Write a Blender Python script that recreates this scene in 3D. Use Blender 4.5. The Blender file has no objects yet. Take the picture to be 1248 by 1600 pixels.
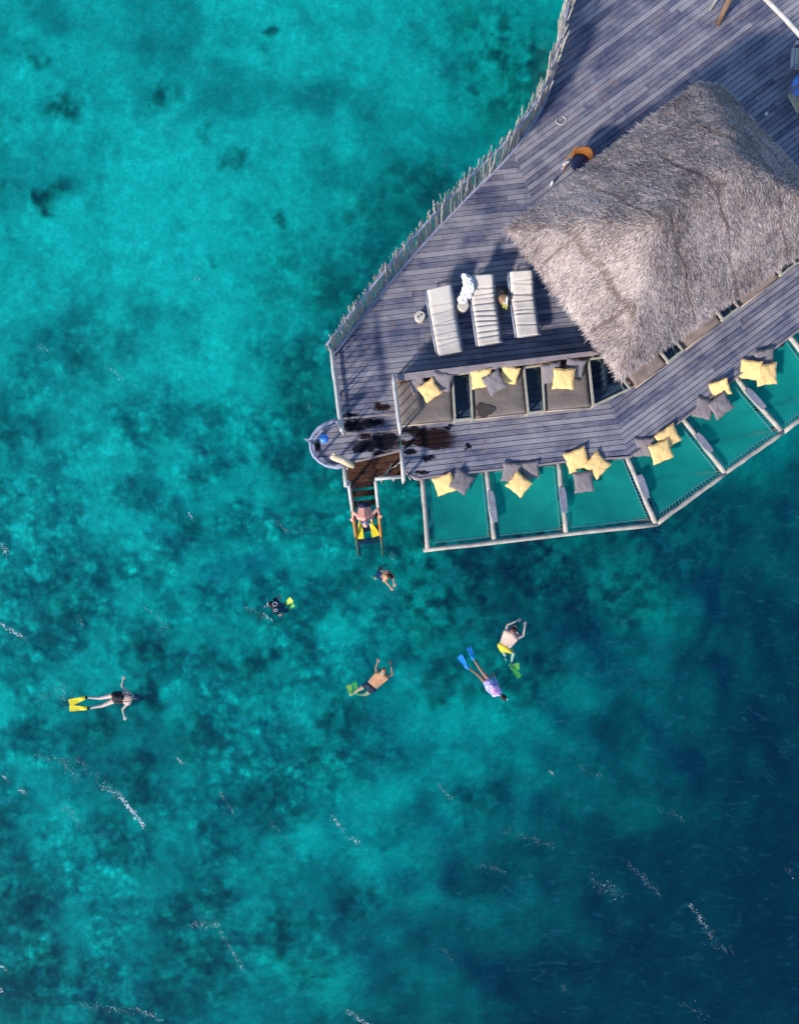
import bpy, bmesh, math, random
import numpy as np
from mathutils import Vector, Matrix, noise as mnoise

random.seed(7)
RNG = np.random.default_rng(11)
SC = bpy.context.scene
COL = SC.collection
H, F = 22.4, 1120.0                     # camera height (m), focal length in photo pixels
DZ = 1.5                                # deck height above the water


def P(px, py, z=0.0):
    k = (H - z) / F
    return Vector(((px - 624) * k, (800 - py) * k, z))


def lerp(a, b, t):
    return a + (b - a) * t


# ------------------------------------------------------------------ tagging
def tag(o, label=None, cat=None, group=None, kind=None):
    if label: o['label'] = label
    if cat: o['category'] = cat
    if group: o['group'] = group
    if kind: o['kind'] = kind
    return o


def empty(name, loc, label, cat, group=None):
    o = bpy.data.objects.new(name, None)
    o.empty_display_size = 0.2
    o.location = loc
    COL.objects.link(o)
    return tag(o, label, cat, group)


class MB:
    """collects shapes; build() links them as ONE mesh object"""
    def __init__(self):
        self.v, self.f, self.t, self.uv = [], [], [], {}

    def add(self, vs, fs, tint=0.5):
        n = len(self.v)
        self.v += [tuple(v) for v in vs]
        for f in fs:
            self.f.append([i + n for i in f]); self.t.append(tint)

    def prism(self, pts, z0, z1, tint=0.5, top=None):
        """polygon pts (CCW from above) extruded between z0 and z1"""
        n = len(pts)
        a = sum(pts[i][0] * pts[(i + 1) % n][1] - pts[(i + 1) % n][0] * pts[i][1] for i in range(n))
        if a < 0: pts = list(reversed(pts))
        vs = [(p[0], p[1], z0) for p in pts] + [(p[0], p[1], z1) for p in pts]
        fs = [list(range(n - 1, -1, -1)), list(range(n, 2 * n))]
        fs += [[i, (i + 1) % n, n + (i + 1) % n, n + i] for i in range(n)]
        self.add(vs, fs, tint)

    def beam(self, a, b, w, h, up=Vector((0, 0, 1)), tint=0.5):
        """box from a to b; w sideways, h along up, centred on the line"""
        a, b = Vector(a), Vector(b)
        d = (b - a).normalized()
        s = d.cross(up)
        if s.length < 1e-4: s = d.cross(Vector((1, 0, 0)))
        s.normalize(); u = s.cross(d).normalized()
        vs = []
        for p in (a, b):
            for i, j in ((-1, -1), (1, -1), (1, 1), (-1, 1)):
                vs.append(p + s * (i * w / 2) + u * (j * h / 2))
        self.add(vs, [[3, 2, 1, 0], [4, 5, 6, 7], [0, 1, 5, 4], [1, 2, 6, 5], [2, 3, 7, 6], [3, 0, 4, 7]], tint)

    def tube(self, pts, radii, seg=8, tint=0.5, cap=True, flat=None):
        pts = [Vector(p) for p in pts]
        if not hasattr(radii, '__len__'): radii = [radii] * len(pts)
        vs, fs = [], []
        prev = None
        for i, p in enumerate(pts):
            d = (pts[min(i + 1, len(pts) - 1)] - pts[max(i - 1, 0)])
            d = d.normalized() if d.length > 1e-9 else Vector((0, 0, 1))
            if prev is None:
                r = Vector((0, 0, 1)) if abs(d.z) < .9 else Vector((1, 0, 0))
            else:
                r = prev
            s = (r - d * r.dot(d)).normalized(); prev = s
            u = d.cross(s)
            for k in range(seg):
                a = 2 * math.pi * k / seg
                vs.append(p + (s * math.cos(a) + u * math.sin(a)) * radii[i])
        for i in range(len(pts) - 1):
            for k in range(seg):
                a, b = i * seg + k, i * seg + (k + 1) % seg
                fs.append([a, b, b + seg, a + seg])
        if cap:
            fs.append(list(range(seg - 1, -1, -1)))
            fs.append([(len(pts) - 1) * seg + k for k in range(seg)])
        self.add(vs, fs, tint)

    def capsule(self, a, b, ra, rb, seg=12):
        a, b = Vector(a), Vector(b)
        d = b - a
        L = d.length
        if L < 1e-6: d = Vector((0, 0, 1)); L = 1e-6
        d.normalize()
        pts, rad = [], []
        for k in range(4):
            t = math.pi / 2 * (k + .25) / 4.25
            pts.append(a - d * ra * math.cos(t)); rad.append(ra * math.sin(t))
        pts.append(a); rad.append(ra)
        pts.append(b + d * 1e-4); rad.append(rb)
        for k in range(4):
            t = math.pi / 2 * (1 - (k + .75) / 4.25)
            pts.append(b + d * rb * math.cos(t)); rad.append(rb * math.sin(t))
        self.tube(pts, rad, seg)

    def ellipsoid(self, c, ax, seg=16, rings=10):
        """ax: three Vectors (semi axes)"""
        c = Vector(c)
        vs = [c + ax[2]]
        fs = []
        for i in range(1, rings):
            th = math.pi * i / rings
            for k in range(seg):
                ph = 2 * math.pi * k / seg
                vs.append(c + ax[0] * (math.sin(th) * math.cos(ph)) + ax[1] * (math.sin(th) * math.sin(ph)) + ax[2] * math.cos(th))
        vs.append(c - ax[2])
        for k in range(seg):
            fs.append([0, 1 + k, 1 + (k + 1) % seg])
            fs.append([len(vs) - 1, 1 + (rings - 2) * seg + (k + 1) % seg, 1 + (rings - 2) * seg + k])
        for i in range(rings - 2):
            for k in range(seg):
                a, b = 1 + i * seg + k, 1 + i * seg + (k + 1) % seg
                fs.append([a, a + seg, b + seg, b])
        self.add(vs, fs)

    def build(self, name, mat, parent=None, smooth=False, bevel=0, loc=None, fixn=True):
        me = bpy.data.meshes.new(name)
        me.from_pydata(self.v, [], self.f)
        me.materials.append(mat)
        at = me.attributes.new('tint', 'FLOAT', 'FACE')
        at.data.foreach_set('value', np.array(self.t, dtype=np.float32))
        if fixn:
            bm = bmesh.new(); bm.from_mesh(me)
            bmesh.ops.recalc_face_normals(bm, faces=bm.faces)
            bm.to_mesh(me); bm.free()
        if smooth:
            me.polygons.foreach_set('use_smooth', [True] * len(me.polygons))
        me.update()
        o = bpy.data.objects.new(name, me)
        COL.objects.link(o)
        if parent:
            o.parent = parent
            o.location = -root_loc(parent)
        if bevel:
            b = o.modifiers.new('bevel', 'BEVEL'); b.width = bevel; b.segments = 2; b.limit_method = 'ANGLE'
        return o


def root_loc(o):
    l = Vector(o.location)
    while o.parent:
        o = o.parent; l += Vector(o.location)
    return l


def copy_tree(o, loc, rz, label, group=None, parent=None):
    c = o.copy(); COL.objects.link(c)
    if parent is None:
        c.location = loc; c.rotation_euler = (0, 0, rz); c['label'] = label
        if group: c['group'] = group
    else:
        c.parent = parent
    for ch in list(o.children): copy_tree(ch, None, 0, None, None, c)
    return c


# ------------------------------------------------------------------ materials
class NT:
    def __init__(self, name):
        self.m = bpy.data.materials.new(name)
        self.m.use_nodes = True
        self.t = self.m.node_tree
        self.t.nodes.clear()
        self.out = self.t.nodes.new('ShaderNodeOutputMaterial')

    def n(self, typ, **kw):
        nd = self.t.nodes.new(typ)
        for k, v in kw.items(): setattr(nd, k, v)
        return nd

    def l(self, a, b): self.t.links.new(a, b)

    def val(self, x, sock):
        if isinstance(x, (int, float)): sock.default_value = x
        else: self.l(x, sock)

    def math(self, op, a, b=None, clamp=False):
        nd = self.n('ShaderNodeMath', operation=op, use_clamp=clamp)
        self.val(a, nd.inputs[0])
        if b is not None: self.val(b, nd.inputs[1])
        return nd.outputs[0]

    def ss(self, x, lo, hi):
        nd = self.n('ShaderNodeMapRange', interpolation_type='SMOOTHSTEP')
        self.val(x, nd.inputs[0]); nd.inputs[1].default_value = lo; nd.inputs[2].default_value = hi
        return nd.outputs[0]

    def mix(self, f, a, b, mode='MIX'):
        nd = self.n('ShaderNodeMix', data_type='RGBA', blend_type=mode)
        self.val(f, nd.inputs[0])
        for s, x in ((nd.inputs[6], a), (nd.inputs[7], b)):
            if isinstance(x, (tuple, list)): s.default_value = (*x[:3], 1)
            else: self.l(x, s)
        return nd.outputs[2]

    def noise(self, vec, scale, detail=3, rough=.55, dist=0):
        nd = self.n('ShaderNodeTexNoise')
        if vec is not None: self.l(vec, nd.inputs['Vector'])
        nd.inputs['Scale'].default_value = scale; nd.inputs['Detail'].default_value = detail
        nd.inputs['Roughness'].default_value = rough; nd.inputs['Distortion'].default_value = dist
        return nd.outputs['Fac']

    def obj(self): return self.n('ShaderNodeTexCoord').outputs['Object']

    def attr(self, name):
        return self.n('ShaderNodeAttribute', attribute_name=name)

    def mapping(self, vec, scale=(1, 1, 1), rot=(0, 0, 0)):
        nd = self.n('ShaderNodeMapping'); self.l(vec, nd.inputs[0])
        nd.inputs['Scale'].default_value = scale; nd.inputs['Rotation'].default_value = rot
        return nd.outputs[0]

    def bsdf(self, color, rough=.7, spec=.3, bump=None, bstr=.3, bdist=.02, metal=0, **kw):
        nd = self.n('ShaderNodeBsdfPrincipled')
        if isinstance(color, (tuple, list)): nd.inputs['Base Color'].default_value = (*color[:3], 1)
        else: self.l(color, nd.inputs['Base Color'])
        self.val(rough, nd.inputs['Roughness'])
        nd.inputs['Specular IOR Level'].default_value = spec
        nd.inputs['Metallic'].default_value = metal
        for k, v in kw.items(): self.val(v, nd.inputs[k])
        if bump is not None:
            b = self.n('ShaderNodeBump'); b.inputs['Strength'].default_value = bstr; b.inputs['Distance'].default_value = bdist
            self.l(bump, b.inputs['Height']); self.l(b.outputs[0], nd.inputs['Normal'])
        self.l(nd.outputs[0], self.out.inputs[0])
        return nd


def mat_wood(name, c, c2=None, scale=7, rough=.75, var=.35, spec=.25):
    t = NT(name); v = t.obj()
    n1 = t.noise(v, scale, 4, .6); n2 = t.noise(v, scale * 6, 3, .6)
    f = t.math('ADD', t.math('MULTIPLY', n1, .65), t.math('MULTIPLY', n2, .35))
    f = t.ss(f, .32, .68)
    d = tuple(x * (1 - var) for x in c)
    col = t.mix(f, c2 or d, c)
    a = t.attr('tint').outputs['Fac']
    col = t.mix(t.math('MULTIPLY', a, .5), col, (.05, .04, .04)) if False else col
    t.bsdf(col, rough, spec, bump=n2, bstr=.35, bdist=.01)
    return t.m


def mat_fabric(name, c, var=.18, rough=.9, wr=9, bstr=.35):
    t = NT(name); v = t.obj()
    n1 = t.noise(v, 3, 3); n2 = t.noise(v, wr, 3, .5, .6)
    col = t.mix(t.ss(n1, .3, .7), tuple(x * (1 - var) for x in c), c)
    t.bsdf(col, rough, .15, bump=n2, bstr=bstr, bdist=.05)
    return t.m


def mat_plain(name, c, rough=.5, spec=.4, var=.12, metal=0):
    t = NT(name); v = t.obj()
    n1 = t.noise(v, 9, 3)
    t.bsdf(t.mix(t.ss(n1, .3, .7), tuple(x * (1 - var) for x in c), c), rough, spec, metal=metal)
    return t.m


M = {}
M['rail'] = mat_wood('weathered_white_wood', (.55, .54, .51), (.38, .37, .36), 6)
M['rail_blue'] = mat_wood('bleached_grey_board', (.40, .42, .54), (.27, .28, .40), 5)
M['log'] = mat_wood('bleached_log', (.50, .46, .40), (.30, .27, .24), 4)
M['board'] = mat_wood('grey_board', (.27, .28, .34), (.16, .17, .22), 6)
M['stick'] = mat_wood('driftwood_stick', (.60, .55, .50), (.30, .26, .24), 5)
M['dark_wood'] = mat_wood('wet_brown_wood', (.055, .028, .018), (.014, .008, .007), 6, .45)
M['sunken'] = mat_wood('sunken_dim_wood', (.10, .12, .06), (.05, .07, .035), 4)  # darker greenish tone standing in for the rail's fading under water
M['landing'] = mat_wood('wet_warm_landing', (.115, .050, .026), (.030, .014, .010), 4, .5)
M['bench'] = mat_wood('brown_bench_wood', (.33, .25, .21), (.20, .15, .135), 4)
M['ledge'] = mat_wood('purple_grey_ledge', (.36, .30, .30), (.25, .21, .22), 4)
M['olive'] = mat_wood('pale_olive_frame', (.46, .43, .35), (.30, .28, .24), 6)
M['amber_wood'] = mat_wood('amber_wood', (.50, .22, .05), (.34, .14, .03), 6, .5)
M['teak'] = mat_wood('teak_brown', (.30, .19, .12), (.18, .11, .08), 6)
M['drift'] = mat_wood('cream_driftwood', (.72, .60, .42), (.48, .36, .22), 5)
M['mattress'] = mat_fabric('taupe_canvas', (.200, .168, .150), .14, wr=5)
M['mattress_edge'] = mat_fabric('sand_piping', (.48, .38, .28), .14)
M['lounger'] = mat_fabric('ivory_canvas', (.60, .55, .50), .10, wr=6, bstr=.3)
M['yellow'] = mat_fabric('yellow_cotton', (.90, .61, .26), .10, wr=7, bstr=.5)
M['grey'] = mat_fabric('taupe_grey_cotton', (.235, .205, .215), .15, wr=7, bstr=.6)
M['towel'] = mat_fabric('white_towel', (.85, .86, .90), .05, wr=14)
M['metal'] = mat_plain('grey_aluminium', (.32, .36, .46), .45, .5, metal=.3)
M['stool'] = mat_wood('pale_stump', (.66, .60, .52), (.50, .44, .37), 8)
M['black'] = mat_plain('black_cloth', (.010, .011, .016), .7, .3)
M['navy'] = mat_plain('navy_cloth', (.012, .02, .07), .7, .3)
M['white'] = mat_plain('white_plastic', (.8, .8, .82), .4, .5, .05)
M['rope'] = mat_plain('pale_rope', (.5, .46, .42), .8, .2)
M['blue'] = mat_plain('blue_plastic', (.03, .22, .72), .4, .5)
M['fin_blue'] = mat_plain('blue_rubber_fin', (.02, .30, .95), .5, .4)
M['fin_yellow'] = mat_plain('yellow_rubber_fin', (.85, .70, .02), .5, .4)
M['fin_green'] = mat_plain('lime_rubber_fin', (.34, .46, .03), .5, .4)
M['shorts_yellow'] = mat_plain('yellow_swim_shorts', (.90, .62, .02), .7, .3)
M['red'] = mat_plain('red_rubber', (.55, .03, .06), .5, .4)
M['pink'] = mat_plain('pink_tip', (.9, .25, .55), .5, .4)
M['lens'] = mat_plain('clear_mask', (.55, .62, .66), .2, .6)
M['hair'] = mat_plain('dark_hair', (.018, .014, .014), .6, .3)
M['chairblue'] = mat_fabric('blue_grey_towel', (.30, .38, .62), .2)
M['towel_blue'] = mat_fabric('blue_towel', (.20, .38, .85), .2)  # plain blue towel fabric


def mat_skin(name, c):
    t = NT(name); v = t.obj()
    n = t.noise(v, 5, 3)
    col = t.mix(t.ss(n, .35, .65), tuple(x * .82 for x in c), c)
    t.bsdf(col, .5, .35, **{'Subsurface Weight': 0.0})
    return t.m


M['skin_pink'] = mat_skin('sunburnt_skin', (.78, .36, .28))
M['skin_tan'] = mat_skin('tanned_skin', (.58, .30, .15))
M['skin_pale'] = mat_skin('pale_skin', (.72, .50, .40))
M['skin_brown'] = mat_skin('brown_skin', (.40, .17, .09))

# patterned rash guard
t = NT('patterned_rash_guard'); v = t.obj()
nn = t.noise(v, 14, 2, .5, 2.0)
c = t.mix(t.ss(nn, .44, .50), (.05, .10, .55), (.62, .62, .85))
c = t.mix(t.ss(t.noise(v, 11, 2, .5, 1.5), .56, .62), c, (.62, .14, .30))
t.bsdf(c, .7, .2)
M['rash'] = t.m

# ------------------------------------------------------------------ light, camera, world
sun_az = Vector((-.675, -.738)).normalized()
EL = math.radians(28)
sdir = Vector((sun_az.x * math.cos(EL), sun_az.y * math.cos(EL), math.sin(EL)))
w = bpy.data.worlds.new('World'); SC.world = w; w.use_nodes = True
wn = w.node_tree; bg = wn.nodes['Background']
sky = wn.nodes.new('ShaderNodeTexSky'); sky.sky_type = 'NISHITA'; sky.sun_disc = False
sky.sun_elevation = EL; sky.sun_rotation = math.atan2(sdir.x, sdir.y) % (2 * math.pi)
sky.ozone_density = 4.0; sky.air_density = 1.0; sky.dust_density = .3
wn.links.new(sky.outputs[0], bg.inputs[0]); bg.inputs[1].default_value = .15
sl = bpy.data.lights.new('sun', 'SUN'); sl.energy = 4.0; sl.angle = math.radians(5); sl.color = (1, .90, .79)
so = bpy.data.objects.new('sun', sl); COL.objects.link(so)
so.rotation_euler = sdir.to_track_quat('Z', 'Y').to_euler()
cam = bpy.data.cameras.new('camera'); co = bpy.data.objects.new('camera', cam); COL.objects.link(co)
co.location = (0, 0, H); cam.sensor_width = 36; cam.lens = F / 1600 * 36; cam.clip_end = 3000
SC.camera = co
vs = SC.view_settings
vs.view_transform = 'Standard'; vs.look = 'None'; vs.exposure = .50; vs.gamma = 1
SC.cycles.max_bounces = 8; SC.cycles.transparent_max_bounces = 16
try: SC.cycles.use_denoising = True
except Exception: pass

# ------------------------------------------------------------------ sea bed
def vnoise2(x, y, seed):
    """smooth value noise on arrays"""
    xi, yi = np.floor(x).astype(np.int64), np.floor(y).astype(np.int64)
    fx, fy = x - xi, y - yi
    fx = fx * fx * (3 - 2 * fx); fy = fy * fy * (3 - 2 * fy)
    def h(a, b):
        n = (a * 374761393 + b * 668265263 + seed * 1442695041) & 0x7fffffff
        n = ((n ^ (n >> 13)) * 1274126177) & 0x7fffffff
        return ((n ^ (n >> 16)) & 0xffff) / 65535.0
    return (h(xi, yi) * (1 - fx) + h(xi + 1, yi) * fx) * (1 - fy) + (h(xi, yi + 1) * (1 - fx) + h(xi + 1, yi + 1) * fx) * fy


def fbm(x, y, seed, oct=4):
    s, a, tot = 0, 1, 0
    for o in range(oct):
        s = s + a * vnoise2(x * 2 ** o + 17.3 * o, y * 2 ** o - 9.1 * o, seed + o); tot += a; a *= .5
    return s / tot


def sstep(x, a, b):
    u = np.clip((x - a) / (b - a), 0, 1); return u * u * (3 - 2 * u)


DARK = [(420, 75, 20, .8), (115, 170, 34, .8), (62, 105, 26, .6), (92, 322, 30, .95), (275, 168, 26, .7), (318, 212, 18, .4),
        (40, 200, 22, .4), (370, 265, 24, .5), (358, 410, 20, .6), (272, 262, 12, .5), (25, 315, 18, .4), (430, 345, 24, .8),
        (800, 110, 110, .75), (735, 55, 80, .5), (640, 300, 70, .55), (560, 330, 40, .4), (510, 470, 60, .55), (480, 610, 60, .5),
        (430, 440, 60, .35), (270, 690, 30, .45), (205, 685, 24, .35), (300, 835, 45, .5), (240, 1005, 40, .8), (225, 1090, 44, .9),
        (110, 945, 50, .5), (400, 1050, 60, .75), (470, 975, 50, .5), (700, 900, 120, .9), (850, 880, 110, .9), (600, 870, 60, .6),
        (560, 900, 50, .4), (430, 950, 40, .5), (150, 1130, 45, .8), (310, 1140, 60, .5), (200, 1225, 60, .5), (290, 1000, 40, .4),
        (500, 1190, 50, .7), (30, 1380, 44, .8), (320, 1400, 70, .5), (190, 1295, 60, .5), (430, 1480, 60, .75), (560, 1440, 46, .6),
        (300, 1530, 70, .7), (60, 1520, 80, .75), (480, 1560, 60, .6), (520, 1130, 50, .7), (440, 1270, 50, .5), (330, 1010, 40, .5),
        (640, 1000, 60, .5), (720, 1060, 70, .55), (820, 1050, 90, .8), (900, 960, 80, .7), (480, 780, 50, .4), (560, 620, 0, 0),
        (30, 660, 50, .3), (150, 560, 60, .3), (760, 1280, 60, .5), (420, 1360, 50, .5), (1000, 780, 120, .8), (1000, 930, 120, .75), (1120, 850, 120, .6)]
LIGHT = [(290, 470, 150, .5), (350, 560, 90, .4), (200, 330, 160, .25), (345, 640, 70, .3), (670, 1140, 70, .9), (750, 1160, 70, .7),
         (620, 1240, 46, .7), (690, 1310, 50, .7), (590, 1380, 80, .55), (200, 1400, 60, .4), (110, 1290, 60, .35), (560, 1060, 60, .4),
         (480, 1150, 40, .5), (640, 1080, 50, .4), (900, 1150, 60, .2), (840, 1270, 46, .35),
         (120, 760, 90, .25), (250, 830, 60, .3), (20, 1110, 40, .4), (540, 1010, 50, .4), (460, 1330, 60, .4)]


def bed_px(x, y): return 624 + x * F / (H + 3), 800 - y * F / (H + 3)


def bed_depth(px, py):
    wob = (fbm(px / 190, py / 190, 5, 3) - .5) * 160
    s = (px - 624) * .62 + (py - 800) * .45 + wob
    d = 2.35 + .9 * sstep(s, -420, 80) + 1.7 * sstep(s, 0, 420) + 7.0 * sstep(s, 190, 900)
    return d


def bed_masks(px, py):
    wx = (fbm(px / 38, py / 38, 21, 4) - .5) * 80; wy = (fbm(px / 38, py / 38, 31, 4) - .5) * 80
    qx, qy = px + wx, py + wy
    dk = np.zeros_like(px); lt = np.zeros_like(px)
    for (a, b, r, s) in DARK:
        if r: dk = np.maximum(dk, s * (1 - sstep(np.hypot(qx - a, qy - b), r * .25, r * 1.25)))
    for (a, b, r, s) in LIGHT:
        lt = np.maximum(lt, s * (1 - sstep(np.hypot(qx - a, qy - b), r * .2, r * 1.3)))
    dk = dk * (.35 + .9 * sstep(fbm(px / 16, py / 16, 201, 4), .36, .62))
    # rubble share: little at the top, much in the middle and below
    s2 = (py - 430) + (px - 300) * .35 + (fbm(px / 120, py / 120, 77, 3) - .5) * 500
    rub = sstep(s2, -120, 320)
    sd_s = (px - 624) * .62 + (py - 800) * .45
    rub = rub * (.40 + .75 * sstep(fbm(px / 55, py / 55, 301, 4), .36, .60)).clip(0, 1) * (1 - .70 * lt) * (1 - .75 * sstep(sd_s + (fbm(px / 90, py / 90, 305, 3) - .5) * 260, 60, 330))
    return dk, lt, rub


def build_bed():
    xs = np.concatenate([np.linspace(-700, -23, 14)[:-1], np.arange(-23, 23.001, .085), np.linspace(23, 700, 14)[1:]])
    ys = np.concatenate([np.linspace(-700, -31, 14)[:-1], np.arange(-31, 28.001, .085), np.linspace(28, 700, 14)[1:]])
    X, Y = np.meshgrid(xs, ys)
    px, py = bed_px(X, Y)
    pc, qc = np.clip(px, -300, 1700), np.clip(py, -300, 2000)
    d = bed_depth(pc, qc)
    dk, lt, rub = bed_masks(px, py)
    # rubble: rounded boulders from a jittered cell pattern
    def cells(sc, seed):
        gx, gy = X * sc, Y * sc
        ix, iy = np.floor(gx).astype(np.int64), np.floor(gy).astype(np.int64)
        best = np.full(X.shape, 9.0); cid = np.zeros(X.shape)
        for ox in (-1, 0, 1):
            for oy in (-1, 0, 1):
                a, b = ix + ox, iy + oy
                def h(s):
                    n = (a * 374761393 + b * 668265263 + (seed + s) * 1442695041) & 0x7fffffff
                    n = ((n ^ (n >> 13)) * 1274126177) & 0x7fffffff
                    return ((n ^ (n >> 16)) & 0xffff) / 65535.0
                jx, jy = h(1), h(2)
                sz = .55 + .9 * h(3)
                dd = np.hypot(gx - a - jx, gy - b - jy) / sz
                m = dd < best
                best = np.where(m, dd, best); cid = np.where(m, h(4), cid)
        return best, cid
    b1, c1 = cells(1.5, 3); b2, c2 = cells(3.4, 8)
    dome1 = np.sqrt(np.clip(1 - (b1 / .75) ** 2, 0, 1)); dome2 = np.sqrt(np.clip(1 - (b2 / .75) ** 2, 0, 1))
    rel = rub * (.055 * dome1 * (c1 > .35) + .045 * dome2) + .08 * dk * fbm(X * 2, Y * 2, 9, 3) + .05 * fbm(X * .8, Y * .8, 14, 4)
    Z = -d + rel
    # albedo: pale sand, dark reef, stones each with its own shade
    stone = np.clip(.35 + .65 * c1, 0, 1) * .5 + np.clip(.35 + .65 * c2, 0, 1) * .5
    edge = .38 + .62 * np.maximum(dome1 * .85, dome2)  # gaps between stones darkened in the colour, standing in for relief shade
    fine = vnoise2(X * 7, Y * 7, 120) * .6 + vnoise2(X * 13, Y * 13, 121) * .4
    big = fbm(X * .35, Y * .35, 61, 4)
    mid = fbm(X * 1.6, Y * 1.6, 66, 4)
    val = 1.0 - .20 * (mid - .5) * 2
    val = val * (1 - rub * (1 - (.45 + .50 * stone) * (.6 + .4 * edge)))
    val = val * (1 - .38 * sstep(big, .45, .70))
    val = val * (1 - (.20 + .16 * rub) * sstep(fbm(X * 1.15, Y * 1.15, 333, 5), .55, .70))
    val = val * (.82 + .36 * fine) * (1 + .75 * lt)
    val = val * (1 - .30 * sstep(fbm(X * .9, Y * .9, 140, 4), .5, .68) * (.35 + .65 * rub))
    val = val * (1 - .72 * dk * (.55 + .9 * fbm(X * 3, Y * 3, 88, 3)).clip(0, 1.25))
    val = val * (1 - .52 * sstep(d, 3.8, 10))  # bed colour darkened with depth, for light lost in deep water
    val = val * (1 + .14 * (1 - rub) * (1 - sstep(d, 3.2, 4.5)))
    val = np.clip(val, .04, 1.30)
    ny, nx = X.shape
    co_ = np.stack([X, Y, Z], -1).reshape(-1, 3)
    idx = np.arange(nx * ny).reshape(ny, nx)
    q = np.stack([idx[:-1, :-1], idx[:-1, 1:], idx[1:, 1:], idx[1:, :-1]], -1).reshape(-1, 4)
    me = bpy.data.meshes.new('seabed')
    me.vertices.add(len(co_)); me.vertices.foreach_set('co', co_.astype(np.float32).ravel())
    me.loops.add(q.size); me.loops.foreach_set('vertex_index', q.astype(np.int32).ravel())
    me.polygons.add(len(q)); me.polygons.foreach_set('loop_start', np.arange(0, q.size, 4, dtype=np.int32))
    me.polygons.foreach_set('use_smooth', np.ones(len(q), dtype=bool))
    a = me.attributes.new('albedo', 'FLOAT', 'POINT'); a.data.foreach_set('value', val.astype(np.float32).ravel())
    a = me.attributes.new('rubble', 'FLOAT', 'POINT'); a.data.foreach_set('value', rub.astype(np.float32).ravel())
    a = me.attributes.new('reef', 'FLOAT', 'POINT'); a.data.foreach_set('value', dk.astype(np.float32).ravel())
    me.update(); me.validate()
    t = NT('sand_and_reef'); v = t.obj()
    al = t.attr('albedo').outputs['Fac']; rf = t.attr('reef').outputs['Fac']
    n1 = t.noise(v, 7, 5, .65, .4); n2 = t.noise(v, 22, 3, .6)
    g = t.math('ADD', .62, t.math('MULTIPLY', n1, .76))
    rb = t.attr('rubble').outputs['Fac']
    wp = t.n('ShaderNodeTexNoise'); wp.inputs['Scale'].default_value = 2.2; wp.inputs['Detail'].default_value = 3; t.l(v, wp.inputs['Vector'])
    wv_ = t.n('ShaderNodeVectorMath', operation='MULTIPLY_ADD'); t.l(wp.outputs['Color'], wv_.inputs[0]); wv_.inputs[1].default_value = (.38, .38, 0); t.l(v, wv_.inputs[2])
    flat_ = t.mapping(wv_.outputs[0], (1, 1, .15))
    rock = None
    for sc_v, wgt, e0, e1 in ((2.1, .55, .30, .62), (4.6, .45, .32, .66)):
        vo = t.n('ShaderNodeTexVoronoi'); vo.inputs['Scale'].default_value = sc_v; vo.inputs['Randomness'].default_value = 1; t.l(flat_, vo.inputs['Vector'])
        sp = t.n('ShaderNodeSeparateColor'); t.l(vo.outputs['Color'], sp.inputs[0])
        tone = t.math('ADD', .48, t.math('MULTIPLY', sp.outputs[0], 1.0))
        rim = t.math('SUBTRACT', 1.0, t.math('MULTIPLY', t.ss(vo.outputs['Distance'], e0, e1), .68))  # crevice shade round each stone put into the colour
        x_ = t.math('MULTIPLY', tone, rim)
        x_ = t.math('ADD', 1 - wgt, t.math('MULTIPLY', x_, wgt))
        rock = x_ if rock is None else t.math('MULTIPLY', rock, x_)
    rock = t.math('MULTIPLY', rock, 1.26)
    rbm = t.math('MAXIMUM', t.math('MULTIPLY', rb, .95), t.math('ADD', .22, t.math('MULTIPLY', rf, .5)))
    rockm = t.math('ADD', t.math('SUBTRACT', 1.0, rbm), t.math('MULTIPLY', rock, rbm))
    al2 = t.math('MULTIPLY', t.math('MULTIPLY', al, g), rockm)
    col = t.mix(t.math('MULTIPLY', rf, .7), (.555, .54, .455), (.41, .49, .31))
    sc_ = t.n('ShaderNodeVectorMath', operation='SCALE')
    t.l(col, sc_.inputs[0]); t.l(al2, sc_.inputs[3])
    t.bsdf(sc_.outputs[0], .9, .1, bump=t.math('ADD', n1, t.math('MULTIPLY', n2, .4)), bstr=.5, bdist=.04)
    me.materials.append(t.m)
    o = bpy.data.objects.new('seabed', me); COL.objects.link(o)
    o['kind'] = 'structure'


build_bed()

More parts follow.
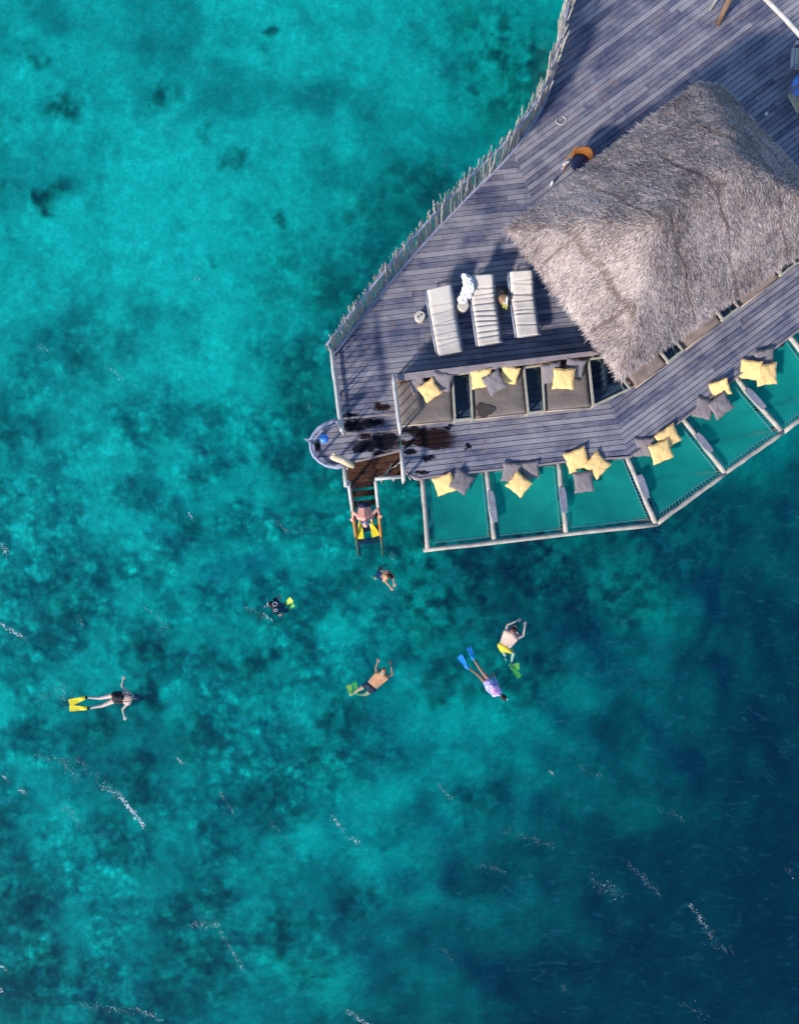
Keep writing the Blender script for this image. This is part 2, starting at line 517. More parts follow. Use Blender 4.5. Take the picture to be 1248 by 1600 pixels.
# ------------------------------------------------------------------ water
def build_water():
    t = NT('sea_water'); v = t.obj()
    vm = t.mapping(v, (1, 1.9, 1), (0, 0, math.radians(35)))
    n1 = t.noise(vm, 1.3, 5, .62, .8); n2 = t.noise(v, 5.5, 3, .6, .5)
    hgt = t.math('ADD', n1, t.math('MULTIPLY', n2, .35))
    b = t.n('ShaderNodeBump'); b.inputs['Strength'].default_value = .22; b.inputs['Distance'].default_value = .07
    t.l(hgt, b.inputs['Height'])
    gn = t.n('ShaderNodeNewGeometry'); dt = t.n('ShaderNodeVectorMath', operation='DOT_PRODUCT'); t.l(b.outputs[0], dt.inputs[0]); t.l(gn.outputs['Incoming'], dt.inputs[1])
    cs = t.math('SUBTRACT', 1.0, t.math('ABSOLUTE', dt.outputs['Value']), True)
    frs = t.math('ADD', .02, t.math('MULTIPLY', t.math('POWER', cs, 5.0), .98), True)
    gl = t.n('ShaderNodeBsdfGlossy'); gl.inputs['Roughness'].default_value = .06; t.l(b.outputs[0], gl.inputs['Normal'])
    tr = t.n('ShaderNodeBsdfTransparent')
    # water's back-scatter given as a surface colour, with wave-lit streaks painted in
    vs_ = t.mapping(v, (1, 2.6, 1), (0, 0, math.radians(32)))
    lit_streaks = t.ss(t.noise(vs_, 1.1, 8, .70, 1.8), .52, .84)
    col = t.mix(lit_streaks, (.0, .013, .036), (.012, .085, .135))
    df = t.n('ShaderNodeBsdfDiffuse'); t.l(col, df.inputs[0]); t.l(b.outputs[0], df.inputs['Normal'])
    ad = t.n('ShaderNodeAddShader'); t.l(tr.outputs[0], ad.inputs[0]); t.l(df.outputs[0], ad.inputs[1])
    mx = t.n('ShaderNodeMixShader'); t.l(frs, mx.inputs[0]); t.l(ad.outputs[0], mx.inputs[1]); t.l(gl.outputs[0], mx.inputs[2])
    t.l(mx.outputs[0], t.out.inputs[0])
    ab = t.n('ShaderNodeVolumeAbsorption'); ab.inputs['Color'].default_value = (.0, .907, .906, 1); ab.inputs['Density'].default_value = .72
    t.l(ab.outputs[0], t.out.inputs['Volume'])
    mb = MB()
    mb.prism([(-690, -690), (690, -690), (690, 690), (-690, 690)], -40, 0)
    o = mb.build('water', t.m); o['kind'] = 'structure'


build_water()

# foam flecks on the crests
FOAM = [((0, 848), (14, 868), 30, 4, 1.0), ((0, 974), (36, 996), 50, 3, 1.0), ((294, 802), (300, 808), 10, 2, 1), ((430, 814), (452, 833), 14, 3, .8),
        ((95, 1188), (124, 1216), 40, 6, .6), ((120, 1185), (170, 1232), 50, 6, .6), ((160, 1228), (192, 1246), 46, 4, .8), ((188, 1244), (226, 1292), 120, 3, 1.2),
        ((55, 1180), (108, 1190), 26, 4, .6), ((343, 1238), (364, 1270), 16, 3, .9), ((4, 1212), (14, 1220), 14, 2, 1.1), ((32, 1234), (40, 1240), 14, 2, 1.1),
        ((276, 1184), (286, 1194), 12, 2, .9), ((384, 950), (412, 962), 18, 3, .7), ((412, 960), (426, 972), 14, 2, 1.0), ((516, 1270), (546, 1312), 24, 3, 1.0),
        ((544, 1308), (566, 1318), 20, 3, .8), ((684, 1224), (702, 1246), 20, 3, .7), ((856, 1204), (864, 1210), 8, 2, .9), ((296, 1446), (342, 1446), 46, 5, .7),
        ((340, 1448), (382, 1518), 40, 3, .9), ((130, 1570), (230, 1584), 46, 5, .8), ((215, 1576), (252, 1594), 26, 3, 1.0), ((540, 1578), (578, 1602), 50, 4, 1.0),
        ((785, 1296), (872, 1324), 44, 5, .5), ((930, 1372), (968, 1402), 70, 11, .6), ((980, 1348), (1034, 1402), 50, 4, .6), ((1078, 1412), (1112, 1464), 52, 4, .8),
        ((1100, 1470), (1150, 1490), 24, 5, .5), ((748, 1350), (790, 1362), 28, 5, .5), ((164, 574), (206, 596), 16, 4, .7), ((92, 1072), (112, 1102), 40, 9, .6),
        ((0, 1544), (6, 1550), 12, 2, 1), ((100, 1260), (128, 1292), 30, 6, .5), ((60, 540), (76, 548), 10, 3, .8), ((905, 1196), (940, 1212), 16, 4, .5),
        ((1030, 1262), (1066, 1278), 14, 5, .5), ((0, 1508), (10, 1516), 10, 2, 1), ((300, 430), (312, 438), 7, 3, .7), ((480, 630), (486, 640), 5, 2, .6),
        ((690, 1480), (712, 1500), 10, 5, .5), ((226, 950), (262, 980), 18, 4, .6), ((120, 960), (132, 980), 12, 3, .6), ((598, 855), (620, 880), 9, 4, .6), ((420, 1285), (450, 1310), 10, 4, .7),
        ((1060, 1570), (1110, 1590), 18, 6, .5), ((1220, 1350), (1248, 1380), 12, 4, .5), ((880, 1540), (890, 1560), 8, 4, .5), ((50, 1100), (90, 1080), 16, 5, .6)]
fm = MB()
for (a, b, n, wd, sz) in FOAM:
    for i in range(int(n * (1.5 if sz > .65 else .9))):
        u = random.random()
        x = lerp(a[0], b[0], u) + random.gauss(0, wd * (.35 + .5 * random.random())) ; y = lerp(a[1], b[1], u) + random.gauss(0, wd * (.35 + .5 * random.random()))
        c = P(x, y, .012)
        r = .004 + .014 * random.random() ** 2 * sz * (1.5 if random.random() < .12 else 1)
        ang = random.gauss(-.9, .5); el_ = random.uniform(1, 2.6)
        k = random.randint(5, 7); vsx = []
        for j in range(k):
            th = 2 * math.pi * j / k; rr = r * random.uniform(.6, 1.15)
            ex, ey = rr * el_ * math.cos(th), rr * math.sin(th)
            vsx.append((c.x + ex * math.cos(ang) - ey * math.sin(ang), c.y + ex * math.sin(ang) + ey * math.cos(ang), c.z + random.uniform(0, .006)))
        fm.add(vsx, [list(range(k))], random.uniform(.35, .9) * min(1, .35 + sz * .65))
t = NT('foam'); df = t.n('ShaderNodeBsdfDiffuse'); df.inputs[0].default_value = (.72, .80, .85, 1); tr = t.n('ShaderNodeBsdfTransparent')
mx = t.n('ShaderNodeMixShader'); t.l(t.attr('tint').outputs['Fac'], mx.inputs[0]); t.l(tr.outputs[0], mx.inputs[1]); t.l(df.outputs[0], mx.inputs[2]); t.l(mx.outputs[0], t.out.inputs[0])
for (a, b, n, wd, sz) in FOAM:            # thin veils of bubbles round the flecks
    for i in range(int(n * .4)):
        u = random.random()
        c = P(lerp(a[0], b[0], u) + random.gauss(0, wd * .8), lerp(a[1], b[1], u) + random.gauss(0, wd * .8), .004 + i * .00005)
        ang = random.gauss(-.85, .35); L_, W_ = random.uniform(.05, .16), random.uniform(.012, .04)
        pts_ = []
        for q in range(10):
            th = 2 * math.pi * q / 10; rr = random.uniform(.7, 1.15)
            ex, ey = L_ * rr * math.cos(th), W_ * rr * math.sin(th)
            pts_.append((c.x + ex * math.cos(ang) - ey * math.sin(ang), c.y + ex * math.sin(ang) + ey * math.cos(ang), c.z))
        fm.add(pts_, [list(range(10))], random.uniform(.008, .032))
fo = fm.build('sea_foam', t.m); tag(fo, 'white flecks of foam on the wave crests', 'foam', kind='stuff')

# ------------------------------------------------------------------ deck
def clip_half(poly, n, c, keep):
    """2D Sutherland-Hodgman; keep points with sign*(n.p-c)>=0"""
    out = []
    m = len(poly)
    for i in range(m):
        a, b = poly[i], poly[(i + 1) % m]
        da, db = keep * (n[0] * a[0] + n[1] * a[1] - c), keep * (n[0] * b[0] + n[1] * b[1] - c)
        if da >= 0: out.append(a)
        if (da >= 0) != (db >= 0):
            t_ = da / (da - db); out.append((a[0] + (b[0] - a[0]) * t_, a[1] + (b[1] - a[1]) * t_))
    return out


def planks(mb, poly, ang, z, wid=.155, gap=.019, th=.045, lmin=3.0, lmax=8.0):
    d = (math.cos(ang), math.sin(ang)); n = (-d[1], d[0])
    vv = [p[0] * n[0] + p[1] * n[1] for p in poly]; uu = [p[0] * d[0] + p[1] * d[1] for p in poly]
    k0, k1 = math.floor(min(vv) / wid), math.ceil(max(vv) / wid)
    for k in range(k0, k1):
        st = clip_half(poly, n, k * wid + gap / 2, 1)
        if len(st) < 3: continue
        st = clip_half(st, n, (k + 1) * wid - gap / 2, -1)
        if len(st) < 3: continue
        u = min(uu) - random.uniform(0, 3)
        while u < max(uu):
            L = random.uniform(lmin, lmax)
            pc = clip_half(st, d, u + .004, 1)
            if len(pc) >= 3: pc = clip_half(pc, d, u + L - .004, -1)
            u += L
            if len(pc) < 3: continue
            area = abs(sum(pc[i][0] * pc[(i + 1) % len(pc)][1] - pc[(i + 1) % len(pc)][0] * pc[i][1] for i in range(len(pc)))) / 2
            if area < .002: continue
            mb.prism(pc, z - th, z + random.uniform(-.004, .004), tint=random.random())


def pxpoly(pts, z): return [tuple(P(x, y, z)[:2]) for x, y in pts]


FB = [(521, 557), (560, 507), (600, 456), (644, 403), (690, 353), (741, 300), (775, 268), (803, 238), (838, 188), (856, 154), (868, 108), (880, 60), (890, 10), (897, -60), (902, -140)]
seamT, seamB = (803, 238), (983, 713)
AL, AR = math.radians(6.3), math.radians(36.5)

t = NT('weathered_deck_planks')
geo = t.n('ShaderNodeNewGeometry').outputs['Position']
tn = t.attr('tint').outputs['Fac']; ang_a = t.attr('run').outputs['Vector']
comb = t.obj()
# grain: stretched along the planks (the run attribute carries along/across coordinates)
g1 = t.noise(t.mapping(ang_a, (1.2, 16, 1)), 1.6, 5, .65, .3)
g2 = t.noise(t.mapping(ang_a, (3.0, 60, 1)), 1.5, 3, .6)
blot = t.noise(geo, .9, 5, .62, .5)
spk = t.noise(geo, 24, 2, .5)
f = t.math('ADD', t.math('MULTIPLY', tn, .36), t.math('ADD', t.math('MULTIPLY', g1, .7), t.math('MULTIPLY', g2, .45)))
f = t.math('ADD', f, t.math('MULTIPLY', t.math('SUBTRACT', blot, .5), 1.15))
f = t.ss(f, .34, 1.08)
col = t.mix(f, (.060, .073, .140), (.335, .322, .362))
col = t.mix(t.math('MULTIPLY', t.ss(t.noise(geo, 2.7, 3, .6, 1), .54, .72), .55), col, (.26, .20, .20))
col = t.mix(t.math('MULTIPLY', t.ss(spk, .60, .72), .45), col, (.12, .10, .12))
# wet footprints and puddles (px, py, rx, ry, brown)
WET = [(553, 664, 15, 8, 0, -.05), (578, 660, 16, 5, 0, .1), (596, 637, 9, 6, .6, 0), (588, 694, 30, 7, 0, .0), (602, 684, 18, 8, 0, 0), (566, 701, 18, 3, 0, 0), (570, 681, 7, 4, .5, 0),
       (647, 673, 16, 6, .2, 0), (677, 681, 25, 9, .6, 0), (660, 692, 40, 5, .7, 0), (682, 694, 15, 7, .3, 0), (640, 706, 9, 3, 0, 0), (700, 668, 7, 3, 0, 0), (548, 648, 8, 3, 0, 0), (730, 697, 4, 4, 0, 0),
       (668, 716, 9, 4, 0, 0), (658, 739, 9, 3, .2, 0), (605, 707, 20, 3, .3, 0), (520, 655, 0, 0, 0, 0), (493, 697, 5, 5, .3, 0)]
warp = t.n('ShaderNodeTexNoise'); warp.inputs['Scale'].default_value = 5.0; warp.inputs['Detail'].default_value = 4; t.l(geo, warp.inputs['Vector'])
wv = t.n('ShaderNodeVectorMath', operation='MULTIPLY_ADD'); t.l(warp.outputs['Color'], wv.inputs[0])
wv.inputs[1].default_value = (.42, .30, 0); t.l(geo, wv.inputs[2])
wetv = None; brv = None
for (a, b, rx, ry, br, _) in WET:
    if not rx: continue
    c = P(a, b, DZ)
    s = t.n('ShaderNodeVectorMath', operation='SUBTRACT'); t.l(wv.outputs[0], s.inputs[0]); s.inputs[1].default_value = (c.x + .21, c.y + .15, 0)
    q = t.n('ShaderNodeVectorMath', operation='MULTIPLY'); t.l(s.outputs[0], q.inputs[0]); q.inputs[1].default_value = (36 / rx, 36 / ry, 0)
    ln = t.n('ShaderNodeVectorMath', operation='LENGTH'); t.l(q.outputs[0], ln.inputs[0])
    m = t.math('SUBTRACT', 1.0, t.ss(ln.outputs['Value'], .62, 1.18))
    wetv = m if wetv is None else t.math('MAXIMUM', wetv, m)
    if br: 
        mb_ = t.math('MULTIPLY', m, br); brv = mb_ if brv is None else t.math('MAXIMUM', brv, mb_)
wetc = t.mix(brv, (.006, .007, .014), (.026, .011, .008))
col = t.mix(t.math('MULTIPLY', wetv, .99), col, wetc)
rgh = t.math('SUBTRACT', .72, t.math('MULTIPLY', wetv, .12))
t.bsdf(col, rgh, .07, bump=t.math('ADD', g1, g2), bstr=.35, bdist=.01)
M['deck'] = t.m


def set_run(o, faces_ang):
    me = o.data
    cos = np.zeros(len(me.vertices) * 3, np.float32); me.vertices.foreach_get('co', cos); cos = cos.reshape(-1, 3)
    out = np.zeros_like(cos)
    for (i0, i1, ang) in faces_ang:
        c_, s_ = math.cos(ang), math.sin(ang)
        out[i0:i1, 0] = cos[i0:i1, 0] * c_ + cos[i0:i1, 1] * s_
        out[i0:i1, 1] = -cos[i0:i1, 0] * s_ + cos[i0:i1, 1] * c_
    a = me.attributes.new('run', 'FLOAT_VECTOR', 'POINT'); a.data.foreach_set('vector', out.ravel())


dk = MB(); rng = []
# main left field: down to the step line
left1 = [p for p in FB if p[1] >= 238] + [(983, 713), (886, 720), (842, 726), (758, 735), (682, 743), (656, 747.5), (644, 744), (633, 738), (626.5, 700), (625, 646)]
left1 = left1 + [(532, 654)]
planks(dk, pxpoly(left1, DZ), AL, DZ)
rng.append((0, len(dk.v), AL))
i0 = len(dk.v)
right = [(803, 238)] + [p for p in FB if p[1] < 238] + [(1600, -140), (1600, 245), (1248, 512), (1231, 525), (1145, 590), (1064, 654.5), (983, 713)]
planks(dk, pxpoly(right, DZ), AR, DZ)
rng.append((i0, len(dk.v), AR)); i0 = len(dk.v)
planks(dk, pxpoly([(532, 655), (624.6, 647), (624.6, 671), (534, 677.5)], DZ - .13), AL, DZ - .13, wid=.15)
arc = [(535, 727), (507, 727), (498, 721), (491, 712), (486, 700), (485.5, 690), (490, 679), (498, 670), (509, 663.5), (522, 658.5), (533, 660)]
planks(dk, pxpoly([(534, 678.5), (624.4, 672.5), (624.4, 704), (576, 716), (555, 721)] + arc, DZ - .26), AL, DZ - .26, wid=.17)
rng.append((i0, len(dk.v), AL))
deck = dk.build('deck', M['deck']); set_run(deck, rng); deck['kind'] = 'structure'
# rim boards, nosings, joists and piles of the deck
def px3(pts, z): return [P(x, y, z) for x, y in pts]
rm = MB()
fr_edge = [(633, 739), (644, 745), (656, 748.5), (682, 744), (758, 736), (842, 727), (886, 721), (983, 714.5), (1065, 656), (1146, 591.5), (1232, 526.5), (1330, 452), (1600, 247)]
for a, b in zip(fr_edge[:-1], fr_edge[1:]):
    rm.beam(P(*a, DZ - .06), P(*b, DZ - .06), .05, .17)
for a, b in (((532.5, 655), (624.6, 647.2)), ((534, 678), (624.4, 672))):
    pass
rm.beam(P(532, 654.5, DZ - .05), P(624, 646.6, DZ - .05), .045, .12)
rm.beam(P(534, 677.8, DZ - .18), P(623.5, 672, DZ - .18), .045, .12)
rm.beam(P(555, 721.5, DZ - .31), P(576, 716.6, DZ - .31), .05, .13)
rm.beam(P(576, 716.6, DZ - .31), P(624, 704.6, DZ - .31), .05, .13)
rm.beam(P(625.5, 647, DZ - .17), P(628, 703, DZ - .17), .05, .30)
rm.build('rim_board', M['ledge'], deck)
ul = MB()  # dark sheets added below the planks so the gaps look shaded
ul.prism(pxpoly(left1, DZ), DZ - .085, DZ - .065); ul.prism(pxpoly(right, DZ), DZ - .090, DZ - .070)
ul.prism(pxpoly([(532, 655), (624.6, 647), (624.6, 671), (534, 677.5)], DZ - .13), DZ - .21, DZ - .19)
ul.prism(pxpoly([(534, 678.5), (624.4, 672.5), (624.4, 703), (576, 715), (556, 720)] + arc, DZ - .26), DZ - .35, DZ - .33)
ul.build('gap_shade_sheet', M['dark_wood'], deck)
js = MB()
for i in range(2, 11):
    a = P(520 + i * 26, 640 - i * 30, 0); b = P(650 + i * 34, 715 - i * 6, 0)
    if i < 10: js.beam((a.x, a.y, DZ - .16), (b.x, b.y, DZ - .16), .09, .16)
for i in range(12):
    a = P(985 + i * 50, 705 - i * 37, 0); d_ = Vector((-math.sin(AR), math.cos(AR), 0))
    b = a + d_ * min(11.5, 6 + i * 1.2)
    js.beam((a.x, a.y, DZ - .16), (b.x, b.y, DZ - .16), .09, .16)
js.build('joist', M['dark_wood'], deck)
for (x, y) in ((560, 560), (640, 640), (650, 735), (740, 725), (850, 712), (970, 700), (1060, 640), (1140, 580), (1220, 520), (600, 500), (700, 400), (800, 300), (870, 170), (890, 60), (520, 700), (640, 560), (760, 600), (900, 500), (1000, 400), (1100, 500), (1100, 250), (1000, 150), (1200, 80)):
    pm = MB(); a = P(x, y, DZ - .1)
    pm.tube([(a.x, a.y, DZ - .36), (a.x + .02, a.y, -1), (a.x, a.y - .02, -4.5)], [.11, .115, .12], 10)
    pm.build('pile', M['dark_wood'], deck, smooth=True)

# ------------------------------------------------------------------ driftwood fence
def resample(pts, step):
    out = [pts[0]]; acc = 0
    for a, b in zip(pts[:-1], pts[1:]):
        L = (b - a).length; t_ = step - acc
        while t_ <= L:
            out.append(a.lerp(b, t_)if False else a + (b - a) * (t_ / L)); t_ += step
        acc = (acc + L) % step if L else acc
    return out


base = [P(x, y, DZ) for x, y in FB[:-1]]
fence = empty('driftwood_fence', base[0], 'long curving fence of bleached upright driftwood sticks along the deck edge', 'fence')
cl = resample(base, .034)
nrm = []
for i in range(len(cl)):
    d = (cl[min(i + 3, len(cl) - 1)] - cl[max(i - 3, 0)]).normalized()
    nrm.append(Vector((-d.y, d.x, 0)))          # outward = to the left of travel
for hgt, off, nm, wdt, th in ((.02, .03, 'base_rail', .085, .06), (.97, .15, 'top_rail', .06, .05)):
    rmx = MB()
    idx = list(range(0, len(cl), 14)) + [len(cl) - 1]
    for i, j in zip(idx[:-1], idx[1:]):
        if i == j: continue
        rmx.beam(cl[i] + nrm[i] * off + Vector((0, 0, hgt)), cl[j] + nrm[j] * off + Vector((0, 0, hgt)), wdt, th)
    rmx.build(nm, M['rail_blue'], fence)
bulk = MB(); nst = 0
for i in range(0, len(cl)):
    for rep in range(1 if random.random() < .6 else 2):
        tall = random.random()
        env = .5 + .5 * mnoise.noise(Vector((i * .09, 3.3, 0)))
        h = .88 + .24 * env + (.42 * random.random() if tall > .72 else .12 * random.random())
        far = i / len(cl)
        lean = (.13 + random.gauss(0, .045)) * min(1, .1 + i / 30)
        al = random.gauss(0, .07)
        d = Vector((nrm[i].y, -nrm[i].x, 0))
        a = cl[i] + nrm[i] * (.07 + random.uniform(-.03, .05)) + Vector((0, 0, -.12))
        if far > .62 and tall > .55: h += .1; lean = random.uniform(-.12, .25); al = random.gauss(.12, .12)
        b = a + nrm[i] * lean + d * al + Vector((0, 0, h + .12))
        mid = a.lerp(b, .55) + nrm[i] * random.gauss(0, .015) + d * random.gauss(0, .02)
        r = random.uniform(.010, .018) if tall < .72 else random.uniform(.016, .026)
        big = tall > .72 and nst < 96 and rep == 0
        mb = MB() if big else bulk
        mb.tube([a, mid, b], [r, r * .9, r * .6], 5)
        if random.random() < .16:
            mb.tube([mid.lerp(b, .5), b + Vector((0, 0, -.03)) + d * random.choice((-1, 1)) * .07], [r * .6, r * .3], 4)
        if big:
            mb.build('stake', M['stick'], fence, fixn=False); nst += 1
o = bulk.build('brushwood', M['stick'], fence, fixn=False); o['kind'] = 'stuff'

# ------------------------------------------------------------------ rails
def rail_run(name, pts, ztop, zfoot, label, cat, step=.0, slats=0, mat='rail', w=.115, posts=True, group=None, post_r=.035, slat_r=.018, lower=True):
    top = [P(x, y, ztop) for x, y in pts]
    r = empty(name, (top[0].x, top[0].y, zfoot), label, cat, group)
    mb = MB()
    rad = w / 2
    den = []
    for a, b in zip(top[:-1], top[1:]):
        n = max(2, int((b - a).length / .25))
        den += [a + (b - a) * (i / n) + Vector((random.gauss(0, .003), random.gauss(0, .003), random.gauss(0, .003))) for i in range(n)]
    den.append(top[-1])
    mb.tube(den, [rad * random.uniform(.9, 1.08) for _ in den], 8)
    mb.build('top_rail', M[mat], r, smooth=True)
    if lower:
        mb = MB(); mb.tube([p - Vector((0, 0, (ztop - zfoot) * .82)) for p in den], rad * .7, 6); mb.build('bottom_rail', M[mat], r, smooth=True)
    tot = sum((b - a).length for a, b in zip(top[:-1], top[1:]))
    npost = max(2, int(tot / (step or 1.2)) + 1)
    def at(s):
        for a, b in zip(top[:-1], top[1:]):
            L = (b - a).length
            if s <= L + 1e-6: return a + (b - a) * (s / L)
            s -= L
        return top[-1]
    for i in range(npost):
        p = at(tot * i / (npost - 1))
        mb = MB(); mb.tube([(p.x, p.y, zfoot), (p.x, p.y, ztop - .01)], [post_r, post_r * .95], 8); mb.build('post', M[mat], r, smooth=True)
    if slats:
        n = int(tot / slats)
        for i in range(n):
            p = at(tot * (i + .5) / n)
            mb = MB(); mb.tube([(p.x, p.y, zfoot + (ztop - zfoot) * .18), (p.x, p.y, ztop - .02)], slat_r, 6); mb.build('baluster', M[mat], r, smooth=True)
    return r


rail_run('deck_railing', [(517.5, 545), (520, 570), (525.5, 612), (529.5, 645), (534, 674)], DZ + .95, DZ - .02, 'weathered white post railing on the deck edge below the driftwood fence', 'railing', 1.1, .26)
rail_run('end_railing', [(614.5, 584), (617, 612), (621, 645), (625, 673)], DZ + .95, DZ - .02, 'pale slatted railing closing the end of the first daybed', 'railing', 1.5, .24)
# curved rail round the shower platform
arcpx = [(524, 656), (509, 662), (498, 669), (489.5, 679), (485, 690), (486.5, 703), (491, 713), (499, 721), (509, 727), (522, 729), (536, 726)]
rail_run('curved_railing', arcpx, DZ + .62, DZ - .34, 'curved whitewashed railing round the rounded shower platform', 'railing', .42, 0, 'rail_blue', .10, post_r=.04)
# outdoor shower
a = P(484.5, 691, 2.1)
sh = empty('outdoor_shower', (a.x, a.y, DZ - .26), 'outdoor shower with a round blue head on a thin arm over the curved platform', 'shower')
mb = MB(); mb.tube([(a.x + .03, a.y, DZ - .26), (a.x, a.y, 2.85)], .03, 8); mb.build('pole', M['metal'], sh, smooth=True)
mb = MB(); b = P(506, 685, 2.85); mb.tube([(a.x, a.y, 2.83), (a.x + .1, a.y + .02, 2.9), (b.x, b.y, 2.87)], .012, 6); mb.build('arm', M['metal'], sh, smooth=True)
mb = MB()
for k in range(1): mb.tube([(b.x, b.y, 2.87), (b.x, b.y, 2.84), (b.x, b.y, 2.80)], [.02, .115, .13], 14)
mb.build('shower_head', M['blue'], sh, smooth=True)
mb = MB()
for k in range(4): mb.tube([(a.x - .05 + k * .03, a.y + .03 - .02 * k, 2.7), (a.x - .05 + k * .03, a.y + .03 - .02 * k, 2.74)], .02, 8)
mb.build('tap', M['metal'], sh, smooth=True)
# driftwood log lying over the rail corner
lg = MB()
p0, p1 = P(517, 713, DZ + .70), P(553, 729.5, DZ + .66)
ctr = p0.lerp(p1, .5) + Vector((.0, .05, .03))
lg.tube([p0, p0.lerp(ctr, .35), ctr, ctr.lerp(p1, .6), p1], [.075, .105, .115, .10, .06], 10)
lg.tube([p0.lerp(ctr, .5), p0.lerp(ctr, .2) + Vector((.02, .12, .07))], [.06, .04], 8)
lo = lg.build('driftwood_log', M['drift'], smooth=True); tag(lo, 'cream driftwood log lying on the curved rail at the top of the water stairs', 'log')

# ------------------------------------------------------------------ stairs into the water
st = empty('water_stairs', P(588, 735, .4), 'dark wet wooden stairs leading from the deck down into the sea', 'stairs')
def quadpx(q, z): return [P(x, y, z) for x, y in q]
steps = [([(540, 727), (555, 721.5), (578, 716.5), (628, 705), (630, 726), (541, 739)], .98),
         ([(541, 733), (630, 721), (631, 744), (590, 749), (542, 755)], .74)]
for q, z in steps:
    mb = MB()
    wp = pxpoly(q, z)
    planks(mb, wp, math.radians(7.5), z, wid=.19, gap=.012, th=.05, lmin=5, lmax=6)
    mb.prism(wp, z - .10, z - .06)  # backing added below the boards to block bright water in the gaps
    mb.build('tread', M['landing'], st)
def rail_pt(side, y):       # the two hand rails of the ladder
    u = (y - 752) / 90
    x = lerp(544, 556.5, u) if side < 0 else lerp(586.5, 595.5, u)
    return P(x, y, 1.85 - 1.85 * u)
for k, (y, z) in enumerate(((757, .56), (770.5, .32), (786, .10), (806, -.10), (826, -.38), (845, -.66))):
    mb = MB(); xl, xr = lerp(550, 562, (y - 752) / 115), lerp(586, 596, (y - 752) / 115)
    a, b = P(xl, y + 2, z), P(xr, y - 2, z)
    mb.beam(a, b, .19, .05); mb.build('tread', M['dark_wood'], st)
for s in (-1, 1):
    mb = MB()
    xl = (548, 563) if s < 0 else (588, 598)
    mb.beam(P(xl[0], 750, .58), P(xl[1], 866, -1.15), .05, .22); mb.build('stringer', M['dark_wood'], st)
    mb = MB()
    pts = [rail_pt(s, y) for y in (752, 766, 782, 798)]
    mb.tube(pts, [.05, .048, .05, .046], 8); mb.build('hand_rail', M['rail'], st, smooth=True)
    mb = MB()
    pts = [rail_pt(s, y) for y in (798, 812, 826, 838)]
    mb.tube(pts, [.047, .048, .046, .045], 8); mb.build('lower_hand_rail', M['amber_wood'], st, smooth=True)
    mb = MB(); mb.tube([rail_pt(s, y) for y in (838.2, 850, 860, 869)], [.046, .045, .045, .04], 8); mb.build('sunken_hand_rail', M['sunken'], st, smooth=True)
    for y in (754, 796):
        p = rail_pt(s, y); mb = MB(); mb.tube([(p.x, p.y, p.z - .95 if y < 760 else p.z - 1.1), (p.x, p.y, p.z - .02)], .035, 8); mb.build('post', M['rail'], st, smooth=True)
mb = MB(); mb.tube(px3([(537.5, 726), (539, 745), (540.5, 761)], 2.0), [.06, .058, .055], 8); mb.build('upper_hand_rail', M['rail'], st, smooth=True)
mb = MB(); mb.tube(px3([(627, 702), (628.5, 725), (630.5, 752)], 2.0), [.058, .06, .058], 8); mb.build('upper_hand_rail', M['rail'], st, smooth=True)
mb = MB(); mb.tube(px3([(585.5, 748.5), (605, 746.5), (631, 745)], 1.93), [.05, .052, .05], 8); mb.build('cross_rail', M['rail'], st, smooth=True)
for (x, y, z) in ((538.5, 728, 2.0), (540, 759, 2.0), (627.5, 704, 2.0), (630, 750, 2.0), (594, 747.6, 1.93), (614, 746, 1.93)):
    p = P(x, y, z); mb = MB(); mb.tube([(p.x, p.y, -1.5), (p.x, p.y, z - .02)], .042, 8); mb.build('post', M['rail'], st, smooth=True)
rp = MB()
pts = [P(625, 722, 1.8), P(617, 729, 1.45), P(606, 734, 1.25), P(600, 742, 1.05), P(590, 746, 1.3)]
rp.tube(pts, .014, 6)
rp.tube([P(612, 724, 1.3), P(608, 733, 1.2), P(603, 743, 1.1)], .012, 6)
rp.build('rope', M['rope'], st, smooth=True)
rp = MB()
pts = [P(633, 736, 1.45), P(640, 743, 1.40), P(648, 749, 1.38), P(657, 750, 1.42)]
rp.tube(pts, .022, 6); rp.tube([P(634, 740, 1.35), P(642, 750, 1.30)], .018, 6)
o = rp.build('mooring_rope', M['rope'], smooth=True); tag(o, 'thick pale rope hanging at the deck corner beside the stairs', 'rope')

# ------------------------------------------------------------------ over-water nets
ZB = DZ - .12
t = NT('hammock_net'); v = t.obj()
nn = t.noise(v, 1.2, 3, .5); wv1 = t.noise(v, 60, 1, .5)
df = t.n('ShaderNodeBsdfDiffuse'); t.l(t.mix(t.ss(nn, .3, .7), (.010, .30, .265), (.014, .36, .31)), df.inputs[0])
tl = t.n('ShaderNodeBsdfTranslucent'); t.l(t.mix(.5, (.010, .30, .265), (.014, .36, .31)), tl.inputs[0])
tr = t.n('ShaderNodeBsdfTransparent')
m1 = t.n('ShaderNodeMixShader'); m1.inputs[0].default_value = .25; t.l(df.outputs[0], m1.inputs[1]); t.l(tl.outputs[0], m1.inputs[2])
m2 = t.n('ShaderNodeMixShader'); t.val(t.math('ADD', .20, t.math('MULTIPLY', wv1, .2)), m2.inputs[0]); t.l(m1.outputs[0], m2.inputs[1]); t.l(tr.outputs[0], m2.inputs[2])
t.l(m2.outputs[0], t.out.inputs[0])
M['net'] = t.m
DIV = [((660, 749), (668, 858)), ((760.5, 736), (771.5, 842)), ((872, 724), (883.5, 832)), ((978, 713), (1023, 816)), ((1065, 652), (1131.5, 738.5)), ((1148, 590), (1219, 673)), ((1231.5, 525), (1300, 612)), ((1320, 460), (1392, 545))]
BRD = [None, ((765, 767), (773.5, 816)), ((877, 761), (882, 801)), ((998, 742), (1011, 779)), ((1087, 678), (1111, 706)), ((1165, 608), (1194, 638)), ((1256, 556), (1276, 582)), None]
